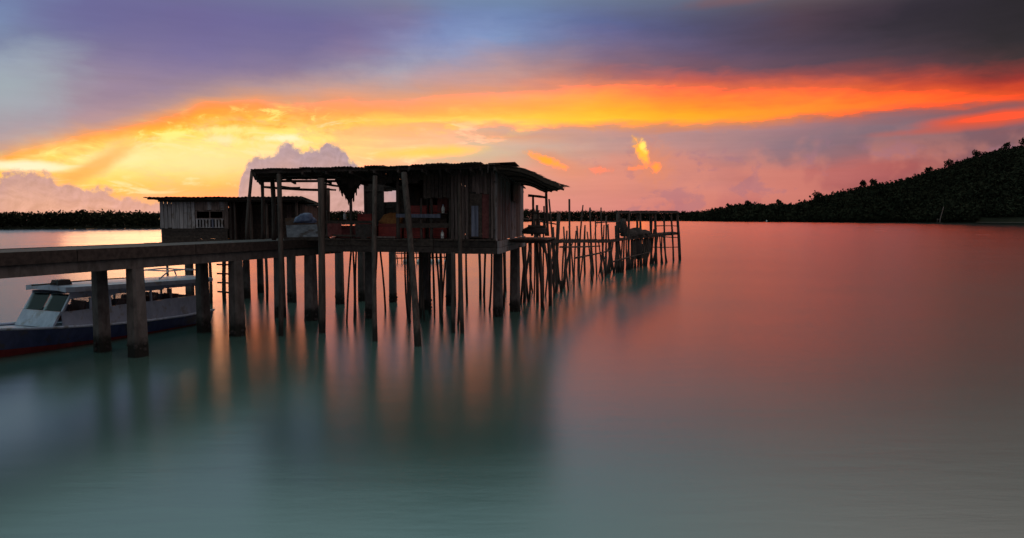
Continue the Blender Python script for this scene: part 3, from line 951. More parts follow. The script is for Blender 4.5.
# tall roof posts standing in the water in front
posts = []
for (x0, y0, x1, y1, yt, r, mk) in ((321, 178, 322, 333, 22.9, .12, 'pole'), (375, 176, 376, 341, 22.75, .078, 'pole'), (404, 173, 417, 346, 22.7, .10, 'pole'),
                                    (279, 174, 280, 336, 22.95, .08, 'pole')):
    b_ = on(x1, y1)
    d_ = at(x0, y0, yt)
    posts.append(pole('roof_post', house, Vector((b_.x, b_.y, 0)) - (d_ - Vector((b_.x, b_.y, 0))) * .25, d_, r * 1.05, r * .92, mk, 0.05, 10))
for (x0, y0, x1, y1, Y, r) in ((252, 171, 247, 240, 25.9, .07), (262, 173, 263, 240, 26.2, .07), (272, 175, 274, 242, 25.3, .085), (325, 178, 326, 240, 26.6, .09), (327, 188, 327, 240, 27.6, .12)):
    p0, p1 = at(x0, y0, Y), at(x1, y1, Y)
    p1.z = 3.09
    pole('roof_post', house, p1, p0, r, r * .9, 'pole', 0.03)
# crossbars under the verandah roof
for (x0, y0, x1, y1, Y, r) in ((264, 187, 320, 190, 25.4, .045), (320, 183, 345, 187, 26.0, .04), (326, 189, 336, 190, 26.5, .035), (282, 186.5, 300, 187.5, 24.2, .03)):
    pole('cross_bar', house, at(x0, y0, Y), at(x1, y1, Y), r, r, 'pole', 0.03, 6)

# main roof: sloping gently to the back. frame first, then each sheet
RL = [at(252, 169.5, 23.0), at(497, 163.5, 22.7)]          # front edge, left and right


def roof_pt(u, v):
    """u 0 left .. 1 right, v 0 front .. 1 back"""
    f = RL[0].lerp(RL[1], u)
    dep = 3.0 + (5.6 - 3.0) * min(1, max(0, (u - 0.2) / 0.25)) + (2.7 if u > 0.72 else 0)
    sidew = -1.35 * max(0, 1 - u / 0.25)
    sl = -0.055
    return f + Vector((0.13 * dep * v + sidew * v, dep * v, sl * dep * v))


roof = MB()
for v in (0.03, 0.33, 0.66, 0.97):
    for u0, u1 in ((0.0, .24), (.25, .47), (.48, .71), (.73, .99)):
        roof.beam(roof_pt(u0, v) - Vector((0, 0, .07)), roof_pt(u1, v) - Vector((0, 0, .07)), .07, .09)
for k in range(11):
    u = .01 + .098 * k
    roof.beam(roof_pt(u, 0.0) - Vector((0, 0, .16)), roof_pt(u, 1.0) - Vector((0, 0, .16)), .06, .09)
roof = roof.build('roof', M['dark_wood'], house)
NS = 15
for i in range(NS):
    u0, u1 = i / NS - .006, (i + 1) / NS + .006
    va, vb = rnd.uniform(-.055, .01), 1 + rnd.uniform(-.02, .05)
    zl = rnd.uniform(0.0, .02) + (.025 if i % 2 else 0)
    sag = rnd.uniform(-.03, .05)
    nc, nr_ = 13, 7
    vs, fs = [], []
    for j in range(nr_ + 1):
        for k in range(nc + 1):
            v = va + (vb - va) * j / nr_
            edge = 0
            if j == 0:
                edge = rnd.uniform(-.003, .003)
            p = roof_pt(u0 + (u1 - u0) * k / nc, v + edge)
            p.z += zl + .008 * (1 if k % 2 else -1) + sag * math.sin(math.pi * j / nr_) + (rnd.uniform(-.02, .0) if j in (0, nr_) else 0)
            vs.append(p)
    nq = len(vs)
    vs += [p - Vector((0, 0, .02)) for p in vs]
    for j in range(nr_):
        for k in range(nc):
            a = j * (nc + 1) + k
            fs.append((a, a + 1, a + nc + 2, a + nc + 1))
            fs.append((nq + a + nc + 1, nq + a + nc + 2, nq + a + 1, nq + a))
    for k in range(nc):
        fs.append((k, nq + k, nq + k + 1, k + 1))
        a = nr_ * (nc + 1) + k
        fs.append((a + 1, nq + a + 1, nq + a, a))
    for j in range(nr_):
        a = j * (nc + 1)
        fs.append((a + nc + 1, nq + a + nc + 1, nq + a, a))
        a += nc
        fs.append((a, nq + a, nq + a + nc + 1, a + nc + 1))
    MB().add(vs, fs).build('roof_sheet', M['zinc'], roof)
# loose straws and torn strips hanging along the front of the roof
mb = MB()
for k in range(120):
    u = rnd.uniform(.0, .99) ** .6
    p = roof_pt(u, rnd.uniform(.0, .3)) - Vector((0, 0, .03))
    ln = rnd.uniform(.05, .22) * (0.5 + 1.2 * u)
    wv = rnd.uniform(.015, .05)
    q = p + Vector((rnd.uniform(-.05, .05), rnd.uniform(-.03, .03), -ln))
    mb.add([p - Vector((wv, 0, 0)), p + Vector((wv, 0, 0)), q + Vector((wv * .4, 0.01, 0)), q - Vector((wv * .4, -.01, 0))], [(0, 1, 2, 3)])
mb.build('torn_strips', M['sack'], roof, stuff=True)
# dark gable boards hung under the roof between the posts
for i in range(16):
    t = 2.55 + i * 0.235
    f = roof_pt(0, 0)
    zt = 5.62 - .01 * i
    zb = zt - (0.34 + 0.10 * math.sin(i * 1.3) + rnd.uniform(0, .1)) * (1.0 if t < 5.6 else .35)
    MB().hexa([hp(t, .12, zb), hp(t + .22, .12, zb - rnd.uniform(-.04, .04)), hp(t + .22, .15, zb), hp(t, .15, zb)],
              [hp(t, .12, zt), hp(t + .22, .12, zt), hp(t + .22, .15, zt), hp(t, .15, zt)]).build('gable_board', M['dark_wood'], house)


def plank_wall(parent, name, pt, u0, u1, npl, zlo, zhi, mats, frame_mat='dark_wood', off=0.03, skip=(), label=None, horizontal=False, rails=(0.15, 0.85), gap=(.001, .004)):
    """pt(u, depth, z) gives the wall's points; studs are the wall's own mesh and every board a child of it"""
    fr = MB()
    for q in rails:
        z = zlo + (zhi - zlo) * q
        fr.hexa([pt(u0, .05, z - .03), pt(u1, .05, z - .03), pt(u1, .10, z - .03), pt(u0, .10, z - .03)], [pt(u0, .05, z + .03), pt(u1, .05, z + .03), pt(u1, .10, z + .03), pt(u0, .10, z + .03)])
    za, zb_ = zlo + .02, zhi - .02
    for u in ((u0 * .98 + u1 * .02), (u0 * .02 + u1 * .98)):
        du = .03 if u1 > u0 else -.03
        fr.hexa([pt(u - du, .052, za), pt(u + du, .052, za), pt(u + du, .12, za), pt(u - du, .12, za)], [pt(u - du, .052, zb_), pt(u + du, .052, zb_), pt(u + du, .12, zb_), pt(u - du, .12, zb_)])
    wall = fr.build(name, M[frame_mat], parent)
    for i in range(npl):
        if i in skip:
            continue
        g_ = rnd.uniform(*gap)
        pr = rnd.uniform(0, .018)
        if horizontal:
            a, b_ = zlo + (zhi - zlo) * i / npl + g_, zlo + (zhi - zlo) * (i + 1) / npl - g_
            x0, x1 = u0 + rnd.uniform(0, .03), u1 - rnd.uniform(0, .03)
            MB().hexa([pt(x0, .045, a), pt(x1, .045, a), pt(x1, .02 - pr, a), pt(x0, .02 - pr, a)], [pt(x0, .045, b_), pt(x1, .045, b_), pt(x1, .02 - pr, b_), pt(x0, .02 - pr, b_)]).build('plank', M[rnd.choice(mats)], wall)
        else:
            a, b_ = u0 + (u1 - u0) * i / npl, u0 + (u1 - u0) * (i + 1) / npl
            s = 1 if b_ > a else -1
            a += g_ * s
            b_ -= g_ * s
            zb, zt = zlo + rnd.uniform(-.06, .03), zhi + rnd.uniform(-.03, .02)
            MB().hexa([pt(a, .045, zb), pt(b_, .045, zb), pt(b_, .02 - pr, zb), pt(a, .02 - pr, zb)], [pt(a, .045, zt), pt(b_, .045, zt), pt(b_, .02 - pr, zt), pt(a, .02 - pr, zt)]).build('plank', M[rnd.choice(mats)], wall)
    return wall


front = lambda t, d, z: hp(t, d + .10, z)
# front room wall: boards beside the door, boards above the door
plank_wall(house, 'wall', front, 0.02, 0.20, 2, 3.18, 5.62, ['plank'], gap=(.004, .014))
plank_wall(house, 'wall', front, 0.205, 0.975, 6, 4.77, 5.62, ['plank', 'dark_wood'])
plank_wall(house, 'wall', front, 0.98, 1.62, 5, 3.18, 5.62, ['plank', 'plank', 'wood'], gap=(.004, .014))
plank_wall(house, 'wall', front, 1.63, 2.6, 7, 4.62, 5.62, ['wood', 'dark_wood'], gap=(.004, .014))
# door: half open leaf with a faded blue board; beside it an added maroon panel colours in the shaded gap
MB().hexa([front(.262, .06, 3.20), front(.515, .06, 3.20), front(.515, .09, 3.20), front(.262, .09, 3.20)],
          [front(.262, .06, 4.75), front(.515, .06, 4.75), front(.515, .09, 4.75), front(.262, .09, 4.75)]).build('door', M['maroon'], house)
door = MB().hexa([front(.52, .02, 3.22), front(.95, .02, 3.22), front(.95, .055, 3.22), front(.52, .055, 3.22)],
                 [front(.52, .02, 4.74), front(.95, .02, 4.74), front(.95, .055, 4.74), front(.52, .055, 4.74)]).build('door', M['wood'], house)
for k in range(2):
    a = .64 + .125 * k
    MB().hexa([front(a, -.005, 3.26), front(a + .115, -.005, 3.26), front(a + .115, .018, 3.26), front(a, .018, 3.26)],
              [front(a, -.005, 4.32), front(a + .115, -.005, 4.32), front(a + .115, .018, 4.32), front(a, .018, 4.32)]).build('door_board', M['blue_paint'], door)
fr = MB()
for a, b_, z0, z1 in ((.205, .255, 3.18, 4.765), (.955, .978, 3.18, 4.765)):
    fr.hexa([front(a, -.02, z0), front(b_, -.02, z0), front(b_, .07, z0), front(a, .07, z0)], [front(a, -.02, z1), front(b_, -.02, z1), front(b_, .07, z1), front(a, .07, z1)])
fr.build('door_frame', M['dark_wood'], house)
# right side wall
side = lambda d, w, z: hp(w - 0.02, d, z)
plank_wall(house, 'wall', side, 0.06, 7.05, 24, 3.12, 5.50, ['plank', 'pale_plank', 'pale_plank'], gap=(.004, .014))  # light missing under the awning is put into the pale board colours
plank_wall(house, 'wall', lambda t, d, z: hp(t, 7.1 - d, z), 0.1, 2.55, 12, 3.18, 5.29, ['dark_wood', 'wood'])
plank_wall(house, 'wall', lambda d, w, z: hp(2.55 + w, d, z), 0.6, 7.05, 30, 3.18, 5.3, ['dark_wood', 'wood'])
# verandah back wall, with a square hole to the sky
bw = lambda t, d, z: hp(t, 4.3 - d, z)
plank_wall(house, 'wall', bw, 2.62, 4.93, 12, 3.18, 5.36, ['dark_wood', 'wood'])
plank_wall(house, 'wall', bw, 4.94, 5.46, 3, 3.18, 4.56, ['dark_wood', 'wood'])
plank_wall(house, 'wall', bw, 4.94, 5.46, 3, 5.02, 5.36, ['dark_wood', 'wood'], rails=(.5,))
plank_wall(house, 'wall', bw, 5.47, 6.3, 4, 3.18, 5.36, ['dark_wood', 'wood'])
# rails along the verandah front
for (t0, t1, z, w, h, mk) in ((4.45, 6.25, 3.76, .05, .10, 'wood'), (4.45, 6.25, 3.27, .05, .07, 'wood'), (2.0, 3.6, 3.97, .05, .13, 'blue_paint'), (1.7, 3.5, 3.64, .05, .16, 'wood'), (3.65, 4.4, 3.22, .05, .06, 'plank')):
    MB().beam(hp(t0, .16, z), hp(t1, .16 + rnd.uniform(-.02, .02), z + rnd.uniform(-.02, .02)), w, h).build('rail', M[mk], house)
for t, zt, r in ((5.30, 4.55, .055), (2.35, 4.7, .06), (1.66, 5.5, .07), (3.55, 5.4, .07), (6.2, 4.2, .05), (2.7, 4.6, .045)):
    pole('verandah_post', house, hp(t, .22, 3.1), hp(t, .22, zt), r, r * .9, 'pole', .02)

# lean-to awning at the right end: curved frame, thatch on it
awn = MB()
AW = [(497, 167), (507, 166.6), (520, 169), (532, 173), (545, 180), (556, 184), (565, 186.5)]


def aw_pt(i, d, dz=0):
    x, y = AW[i]
    p = at(x, y, 23.2)
    w0 = at(AW[0][0], AW[0][1], 23.2)
    k = 1 - .085 * d
    return Vector((w0.x + (p.x - w0.x) * k, p.y, w0.z + (p.z - w0.z) * k)) + HB * d + Vector((0, 0, dz - .034 * d))


for d in (0.25, 2.2, 4.2, 6.0):
    for i in range(6):
        awn.beam(aw_pt(i, d, -.10), aw_pt(i + 1, d, -.10), .06, .07)
for i in (1, 3, 5):
    awn.beam(aw_pt(i, 0.1, -.045), aw_pt(i, 6.2, -.045), .05, .05)
awning = awn.build('awning', M['dark_wood'], house)
vs, fs = [], []
nd = 8
for j in range(nd + 1):
    for i in range(7):
        d = -0.1 + 6.5 * j / nd
        p = aw_pt(i, d + (rnd.uniform(-.12, .08) if j in (0, nd) else 0), .02 + rnd.uniform(-.02, .02))
        if i == 6:
            p.x += rnd.uniform(-.25, .02)
            p.z -= .02
        vs.append(p)
nq = len(vs)
vs += [p - Vector((0, 0, .11)) for p in vs]
for j in range(nd):
    for i in range(6):
        a = j * 7 + i
        fs += [(a, a + 1, a + 8, a + 7), (nq + a + 7, nq + a + 8, nq + a + 1, nq + a)]
for i in range(6):
    fs.append((i, nq + i, nq + i + 1, i + 1))
    a = nd * 7 + i
    fs.append((a + 1, nq + a + 1, nq + a, a))
for j in range(nd):
    a = j * 7
    fs.append((a + 7, nq + a + 7, nq + a, a))
    a += 6
    fs.append((a, nq + a, nq + a + 7, a + 7))
MB().add(vs, fs).build('thatch_layer', M['thatch'], awning)
mb = MB()
for k in range(700):
    i = rnd.randint(0, 5)
    q = rnd.random()
    d = rnd.choice([rnd.uniform(-.15, .0), rnd.uniform(-.1, 6.2)])
    p = aw_pt(i, d, .03).lerp(aw_pt(i + 1, d, .03), q)
    dr = (aw_pt(6, d) - aw_pt(0, d)).normalized()
    ln = rnd.uniform(.08, .26)
    e = p + dr * ln + Vector((rnd.uniform(-.03, .03), rnd.uniform(-.1, .1), rnd.uniform(-.04, .03)))
    wv = rnd.uniform(.008, .022)
    mb.add([p + Vector((0, -wv, -wv)), p + Vector((0, wv, wv)), e], [(0, 1, 2)])
mb.build('thatch_straw', M['thatch'], awning, stuff=True)
# broken stub of roofing sticking out at the right end of the main roof
ls0, ls1 = at(488, 163.6, 23.0), at(515, 162.4, 22.9)
lsb = HB * 1.1 + Vector((0, 0, -.06))
lsu = Vector((0, 0, .02))
MB().hexa([ls0, ls1, ls1 + lsb, ls0 + lsb], [ls0 + lsu, ls1 + lsu, ls1 + lsb + lsu, ls0 + lsb + lsu]).build('loose_sheet', M['zinc'], roof)
# torn sheet on the side wall under the awning
MB().hexa([hp(-.10, 3.2, 4.55), hp(-.13, 3.2, 4.55), hp(-.13, 4.6, 4.5), hp(-.10, 4.6, 4.5)], [hp(-.10, 3.2, 5.3), hp(-.13, 3.2, 5.3), hp(-.13, 4.6, 5.25), hp(-.10, 4.6, 5.25)]).build('patch_board', M['wood'], house)

# right hand balcony under the awning
bal = MB()
for k in range(5):
    a, b_ = hp(-.12, 2.2 + k * .9, 3.04), hp(-1.5, 2.3 + k * .9, 3.0)
    bal.beam(a, b_, .1, .1)
bal.build('balcony_frame', M['dark_wood'], house)
for k in range(7):
    t = -.22 - k * .19
    MB().hexa([hp(t, 2.0, 3.07), hp(t - .17, 2.0, 3.07), hp(t - .17, 6.1, 3.04), hp(t, 6.1, 3.04)], [hp(t, 2.0, 3.11), hp(t - .17, 2.0, 3.11), hp(t - .17, 6.1, 3.08), hp(t, 6.1, 3.08)]).build('floor_board', M['wood'], house)
for (x0, y0, x1, y1, Y, r) in ((546, 187, 548, 236, 25.3, .055), (533, 196, 532, 236, 26.0, .05), (544, 206, 546, 236, 27.0, .045), (538, 210, 538, 236, 28.5, .045)):
    pole('balcony_post', house, at(x1, y1, Y), at(x0, y0, Y), r, r * .85, 'pole', .02)
for (x0, y0, x1, y1, Y, r) in ((528, 195.5, 546, 197.5, 25.4, .045), (526, 213, 546, 214, 25.6, .04), (528, 226, 546, 226.5, 25.6, .05), (526, 221, 545, 219, 27, .03)):
    pole('balcony_rail', house, at(x0, y0, Y), at(x1, y1, Y), r, r, 'pole', .02, 6)

# ------------------------------------------------------------------ things on and about the verandah
def crate(label, c, w, d, h, mat, turn=HA, group=None, slats=3):
    ax, ay = turn, Vector((-turn.y, turn.x, 0))
    t_ = thing('crate', label, 'crate', c, group)
    P = lambda x, y, z: c + ax * x + ay * y + Vector((0, 0, z))
    mb = MB()
    mb.hexa([P(-w / 2, -d / 2, 0), P(w / 2, -d / 2, 0), P(w / 2, d / 2, 0), P(-w / 2, d / 2, 0)], [P(-w / 2, -d / 2, .03), P(w / 2, -d / 2, .03), P(w / 2, d / 2, .03), P(-w / 2, d / 2, .03)])
    mb.build('bottom', M[mat], t_)
    for sx in (-1, 1):
        for sy in (-1, 1):
            MB().beam(P(sx * (w / 2 - .02), sy * (d / 2 - .02), .031), P(sx * (w / 2 - .02), sy * (d / 2 - .02), h), .04, .04).build('corner_post', M[mat], t_)
    for k in range(slats):
        z0 = .05 + (h - .05) * k / slats
        z1 = z0 + (h - .05) / slats * .95
        for s in (-1, 1):
            for x0, x1, y0, y1 in ((-w / 2, w / 2, s * d / 2, s * (d / 2 + .015)), (s * (w / 2), s * (w / 2 + .015), -d / 2, d / 2)):
                MB().hexa([P(x0, y0, z0), P(x1, y0, z0), P(x1, y1, z0), P(x0, y1, z0)], [P(x0, y0, z1), P(x1, y0, z1), P(x1, y1, z1), P(x0, y1, z1)]).build('slat', M[mat], t_)
    return t_


fl = 3.185
crate('red crate on the verandah floor right of the leaning post', hp(3.05, .75, fl), .75, .5, .42, 'red', group='crates stacked on the verandah')
crate('red crate on the verandah floor nearest the plank wall', hp(2.2, .8, fl), .62, .5, .42, 'red', group='crates stacked on the verandah')
crate('red crate on top of the stack right of the leaning post', hp(3.0, .85, fl + .86), .75, .5, .30, 'red', group='crates stacked on the verandah')
crate('red crate on top of the stack nearest the plank wall', hp(2.2, .85, fl + .86), .6, .5, .32, 'red', group='crates stacked on the verandah')
crate('brown crate under the top red crate beside the leaning post', hp(3.02, .85, fl + .435), .74, .5, .40, 'wood', group='crates stacked on the verandah')
crate('brown crate under the top red crate near the plank wall', hp(2.2, .85, fl + .435), .62, .5, .40, 'wood', group='crates stacked on the verandah')
crate('maroon crate on the verandah floor behind the low rail', hp(5.0, .8, fl), .8, .55, .44, 'maroon', group='crates stacked on the verandah')
crate('maroon crate at the verandah\'s left end behind the rail', hp(5.85, .8, fl), .75, .55, .44, 'maroon', group='crates stacked on the verandah')
crate('small red crate set on top of the maroon crates', hp(4.95, .85, fl + .45), .5, .45, .42, 'red', group='crates stacked on the verandah')
crate('wide red crate below the orange net heap', hp(4.0, .95, fl), .85, .6, .52, 'red', group='crates stacked on the verandah', slats=4)


def mesh_thing(mb, name, mat, label, cat, smooth=True, group=None):
    return tag(mb.build(name, M[mat], smooth=smooth), label, cat, group)


nh = lump(hp(4.0, .95, fl + .50), (.44, .32, .40), 8, .35)
mesh_thing(nh, 'net_heap', 'orange_net', 'heap of orange fishing net piled on a red crate', 'fishing net')
# hanging sackcloth, torn to a point
mb = MB()
pw = [(335, 180), (338, 186), (343, 193), (349, 203), (353, 195), (356, 189), (360, 182)]
front_ring = [at(x, y, 26.3 + .05 * math.sin(x)) for x, y in pw]
top_ring = [at(334, 176, 26.2), at(361, 176, 26.4)]
ring = [top_ring[0]] + front_ring + [top_ring[1]]
n0 = len(ring)
mb.add(ring + [p + Vector((.02, .09, 0)) for p in ring], [tuple(range(n0)), tuple(range(2 * n0 - 1, n0 - 1, -1))] + [(i, (i + 1) % n0, n0 + (i + 1) % n0, n0 + i) for i in range(n0)])
for k in range(14):
    x = rnd.uniform(337, 358)
    y0 = interp(pw, x) - 1
    p = at(x, y0, 26.28)
    mb.add([p, p + Vector((.06, .01, 0)), p + Vector((.05, .01, -rnd.uniform(.1, .3))), p + Vector((.01, .0, -rnd.uniform(.1, .25)))], [(0, 1, 2, 3)])
mesh_thing(mb, 'hanging_sack', 'sack', 'torn dark sackcloth hanging to a point from the verandah roof', 'cloth', False)
for (x0, x1, y0, y1, Y, mk, lab) in ((327, 341, 223.5, 236, 24.45, 'maroon', 'faded maroon cloth hung over the verandah rail at its left end'),
                                     (355, 371, 224, 238, 24.15, 'sack', 'dark cloth hung over the verandah rail beside the middle post'),
                                     (437, 450, 197, 212, 24.3, 'maroon', 'maroon cloth hanging above the shelf near the plank wall')):
    mb = MB()
    vs = []
    for j in range(5):
        for i in range(9):
            q = i / 8
            p = at(x0 + (x1 - x0) * q, y0 + (y1 - y0) * j / 4 + (1.2 * math.sin(q * 9 + x0) if j == 4 else 0), Y)
            p.y += .035 * math.sin(q * 14 + j * .5) + .02 * j
            vs.append(p)
    nq_ = len(vs)
    vs += [p + Vector((0, .015, 0)) for p in vs]
    fs = []
    for j in range(4):
        for i in range(8):
            a = j * 9 + i
            fs += [(a, a + 1, a + 10, a + 9), (nq_ + a + 9, nq_ + a + 10, nq_ + a + 1, nq_ + a)]
    mesh_thing(mb.add(vs, fs), 'cloth', mk, lab, 'cloth', True)
# bottles
def bottle(c, label, s=1.0):
    t_ = thing('bottle', label, 'bottle', c, 'white bottles on the verandah')
    prof_ = [(.055, 0), (.06, .03), (.06, .17), (.045, .21), (.02, .24), (.02, .265)]
    mb = MB()
    for (r0, z0), (r1, z1) in zip(prof_, prof_[1:]):
        mb.tube(c + Vector((0, 0, z0 * s)), c + Vector((0, 0, z1 * s)), r0 * s, r1 * s, 10, 1, cap=True)
    mb.build('bottle_body', M['white_plastic'], t_, smooth=True)
    MB().tube(c + Vector((0, 0, .266 * s)), c + Vector((0, 0, .30 * s)), .026 * s, .026 * s, 8).build('cap', M['blue_tarp'], t_)


bottle(hp(1.98, .35, fl), 'white plastic bottle on the floor beside the plank wall')
shelf = MB().beam(hp(1.75, .36, 4.06), hp(2.15, .36, 4.06), .2, .03)
shelf.build('shelf', M['wood'], house)
bottle(hp(1.95, .36, 4.076), 'white plastic bottle on the small shelf by the plank wall')
shelf = MB().beam(hp(6.1, 1.9, 3.83), hp(6.34, 1.9, 3.83), .2, .03)
shelf.build('shelf', M['wood'], house)
bottle(hp(6.22, 1.9, 3.846), 'white plastic bottle at the verandah\'s open left end')  # bottle shape added in place of a small far light

# corrugated sheets leaning at the walkway's end and a blue tarpaulin bundle on them
def corr(name, label, p00, p10, p01, p11, mat, group):
    vs, fs = [], []
    nc, nr2 = 4, 14
    up = Vector((0, -.02, .02))
    for j in range(nr2 + 1):
        for k in range(nc + 1):
            a = p00.lerp(p10, k / nc).lerp(p01.lerp(p11, k / nc), j / nr2)
            vs.append(a + up * (1 if j % 2 else -1))
    nq = len(vs)
    vs += [v + Vector((0, .012, -.012)) for v in vs]
    for j in range(nr2):
        for k in range(nc):
            a = j * (nc + 1) + k
            fs += [(a, a + 1, a + nc + 2, a + nc + 1), (nq + a + nc + 1, nq + a + nc + 2, nq + a + 1, nq + a)]
    mesh_thing(MB().add(vs, fs), name, mat, label, 'metal sheet', False, group)


corr('corrugated_sheet', 'grey corrugated metal sheet leaning at the walkway end between two posts', at(287, 236.5, 25.8), at(318, 236, 25.6), at(286, 225, 26.4), at(317, 224, 26.3), 'grey_zinc', 'corrugated sheets at the walkway end')
corr('corrugated_sheet', 'upper brownish corrugated metal sheet behind the grey leaning one', at(286, 226, 26.6), at(316, 225, 26.5), at(285, 218, 27.3), at(311, 216.5, 27.2), 'zinc', 'corrugated sheets at the walkway end')
tb = at(305, 221.5, 26.9)
for k, (x, y, s) in enumerate(((301, 222, .28), (308, 221, .34), (312, 223.5, .22))):
    pass
lb = MB()
for k, (x, y, s) in enumerate(((300, 222, .24), (306, 221, .32), (311, 222.5, .22))):
    l_ = lump(at(x, y, 26.75), (s, s * .7, s), 20 + k, .3)
    lb.add(l_.v, l_.f)
mesh_thing(lb, 'tarpaulin_bundle', 'blue_tarp', 'crumpled blue tarpaulin bundle lying on the corrugated sheets', 'tarpaulin')
# timber lying at the walkway end under the sheets
MB().beam(at(285, 239, 25.6), at(320, 238.6, 25.5), .25, .12).build('sill_timber', M['wood'], walk)

# dark net heap on the right balcony
mesh_thing(lump(Vector(at(535, 233.0, 26.2)), (.5, .6, .30), 31, .3), 'net_heap', 'net', 'dark fishing net heaped on the balcony under the thatched awning', 'fishing net')

# ------------------------------------------------------------------ small hut behind the walkway
SX = Vector((1, .10, 0)).normalized()
SY = Vector((-.10, 1, 0)).normalized()
SO = Vector((-15.65, 30.4, 0))


def sp_(x, y, z):
    return SO + SX * x + SY * y + Vector((0, 0, z))


hut = thing('small_stilt_hut', 'small grey plank hut on stilts behind the concrete walkway', 'hut', sp_(2.5, 2.5, 0))
fm = MB()
for y in (.1, 1.8, 3.5, 5.0):
    fm.beam(sp_(0, y, 2.68), sp_(6.0, y, 2.68), .14, .18)
fm.build('floor_frame', M['dark_wood'], hut)
for k in range(12):
    y = .02 + k * .43
    MB().hexa([sp_(-.05, y, 2.775), sp_(6.1, y, 2.775), sp_(6.1, y + .41, 2.775), sp_(-.05, y + .41, 2.775)], [sp_(-.05, y, 2.82), sp_(6.1, y, 2.82), sp_(6.1, y + .41, 2.82), sp_(-.05, y + .41, 2.82)]).build('floor_board', M['wood'], hut)
sf = lambda x, d, z: sp_(x, d + .05, z)
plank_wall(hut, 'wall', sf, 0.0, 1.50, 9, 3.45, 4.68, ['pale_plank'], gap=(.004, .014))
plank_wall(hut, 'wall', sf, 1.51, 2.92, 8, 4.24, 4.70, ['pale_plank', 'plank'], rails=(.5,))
plank_wall(hut, 'wall', sf, 2.75, 2.92, 1, 3.45, 4.23, ['plank'], rails=(.3, .7))
plank_wall(hut, 'wall', sf, 0.05, 2.9, 4, 2.83, 3.44, ['wood', 'plank', 'dark_wood'], horizontal=True)
wf = MB()
for a, b_, z0, z1 in ((1.52, 1.57, 3.86, 4.23), (2.69, 2.74, 3.86, 4.23), (2.12, 2.16, 3.90, 4.19)):
    wf.hexa([sf(a, .0, z0), sf(b_, 0, z0), sf(b_, .06, z0), sf(a, .06, z0)], [sf(a, .0, z1), sf(b_, 0, z1), sf(b_, .06, z1), sf(a, .06, z1)])
wf.beam(sf(1.575, .03, 4.21), sf(2.685, .03, 4.21), .06, .04)
wf.beam(sf(1.575, .03, 3.88), sf(2.685, .03, 3.88), .06, .04)
win = wf.build('window', M['plank'], hut)
rl = MB()
rl.beam(sf(1.52, .0, 3.85), sf(2.74, .0, 3.85), .04, .035)
rl.beam(sf(1.52, .0, 3.48), sf(2.74, .0, 3.48), .04, .035)
rail = rl.build('window_railing', M['pale_plank'], hut)
for k in range(9):
    x = 1.55 + k * .135
    MB().hexa([sf(x, -.045, 3.46), sf(x + .075, -.045, 3.46), sf(x + .075, -.025, 3.46), sf(x, -.025, 3.46)], [sf(x, -.045, 3.86), sf(x + .075, -.045, 3.86), sf(x + .075, -.025, 3.86), sf(x, -.025, 3.86)]).build('picket', M['pale_plank' if k != 5 else 'blue_paint'], rail)
plank_wall(hut, 'wall', lambda y, d, z: sp_(d, y, z), 0.1, 5.1, 22, 2.85, 4.55, ['pale_plank', 'plank'])
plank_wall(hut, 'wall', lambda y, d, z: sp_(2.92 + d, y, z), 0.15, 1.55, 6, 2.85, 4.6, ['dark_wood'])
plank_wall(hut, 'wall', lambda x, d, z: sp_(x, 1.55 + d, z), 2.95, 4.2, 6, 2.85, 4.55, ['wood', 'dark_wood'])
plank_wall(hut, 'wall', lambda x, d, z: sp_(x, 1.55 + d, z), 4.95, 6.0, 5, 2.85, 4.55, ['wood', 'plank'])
MB().beam(sp_(-.02, -.03, 4.70), sp_(6.05, -.03, 4.71), .03, .17).build('fascia_board', M['dark_wood'], hut)
hd = plank_wall(hut, 'door', lambda x, d, z: sp_(x, 1.72 + d, z), 4.25, 4.9, 4, 2.85, 4.5, ['dark_wood'])
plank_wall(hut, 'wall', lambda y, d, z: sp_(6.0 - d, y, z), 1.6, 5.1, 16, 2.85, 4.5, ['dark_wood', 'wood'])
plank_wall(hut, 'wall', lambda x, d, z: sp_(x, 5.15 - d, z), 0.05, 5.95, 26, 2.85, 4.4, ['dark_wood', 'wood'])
for x, r in ((3.9, .07), (4.6, .06), (5.9, .07), (3.2, .05)):
    pole('porch_post', hut, sp_(x, .12, 2.6), sp_(x, .12, 4.66), r, r * .9, 'pole', .02)
rf = MB()
for y, z in ((-.3, 4.72), (1.2, 4.66), (2.8, 4.58), (4.4, 4.5)):
    rf.beam(sp_(-.35, y, z + .02), sp_(6.2, y, z + .02), .06, .07)
rf = rf.build('roof', M['dark_wood'], hut)
for k in range(8):
    x0, x1 = -.45 + k * .84, -.45 + (k + 1) * .84 + .04
    zl = (k % 2) * .018
    y0 = -.45 + rnd.uniform(-.06, .06)
    vs, fs = [], []
    nc = 10
    for j in range(5):
        for i in range(nc + 1):
            y = y0 + (5.6 - y0) * j / 4
            vs.append(sp_(x0 + (x1 - x0) * i / nc, y, 4.81 - .048 * (y + .4) + .014 * (1 if i % 2 else -1) + zl + rnd.uniform(-.01, .01) + .035 * (x0 / 6)))
    nq = len(vs)
    vs += [v - Vector((0, 0, .02)) for v in vs]
    for j in range(4):
        for i in range(nc):
            a = j * (nc + 1) + i
            fs += [(a, a + 1, a + nc + 2, a + nc + 1), (nq + a + nc + 1, nq + a + nc + 2, nq + a + 1, nq + a)]
    for i in range(nc):
        fs.append((i, nq + i, nq + i + 1, i + 1))
        a = 4 * (nc + 1) + i
        fs.append((a + 1, nq + a + 1, nq + a, a))
    MB().add(vs, fs).build('roof_sheet', M['zinc'], rf)
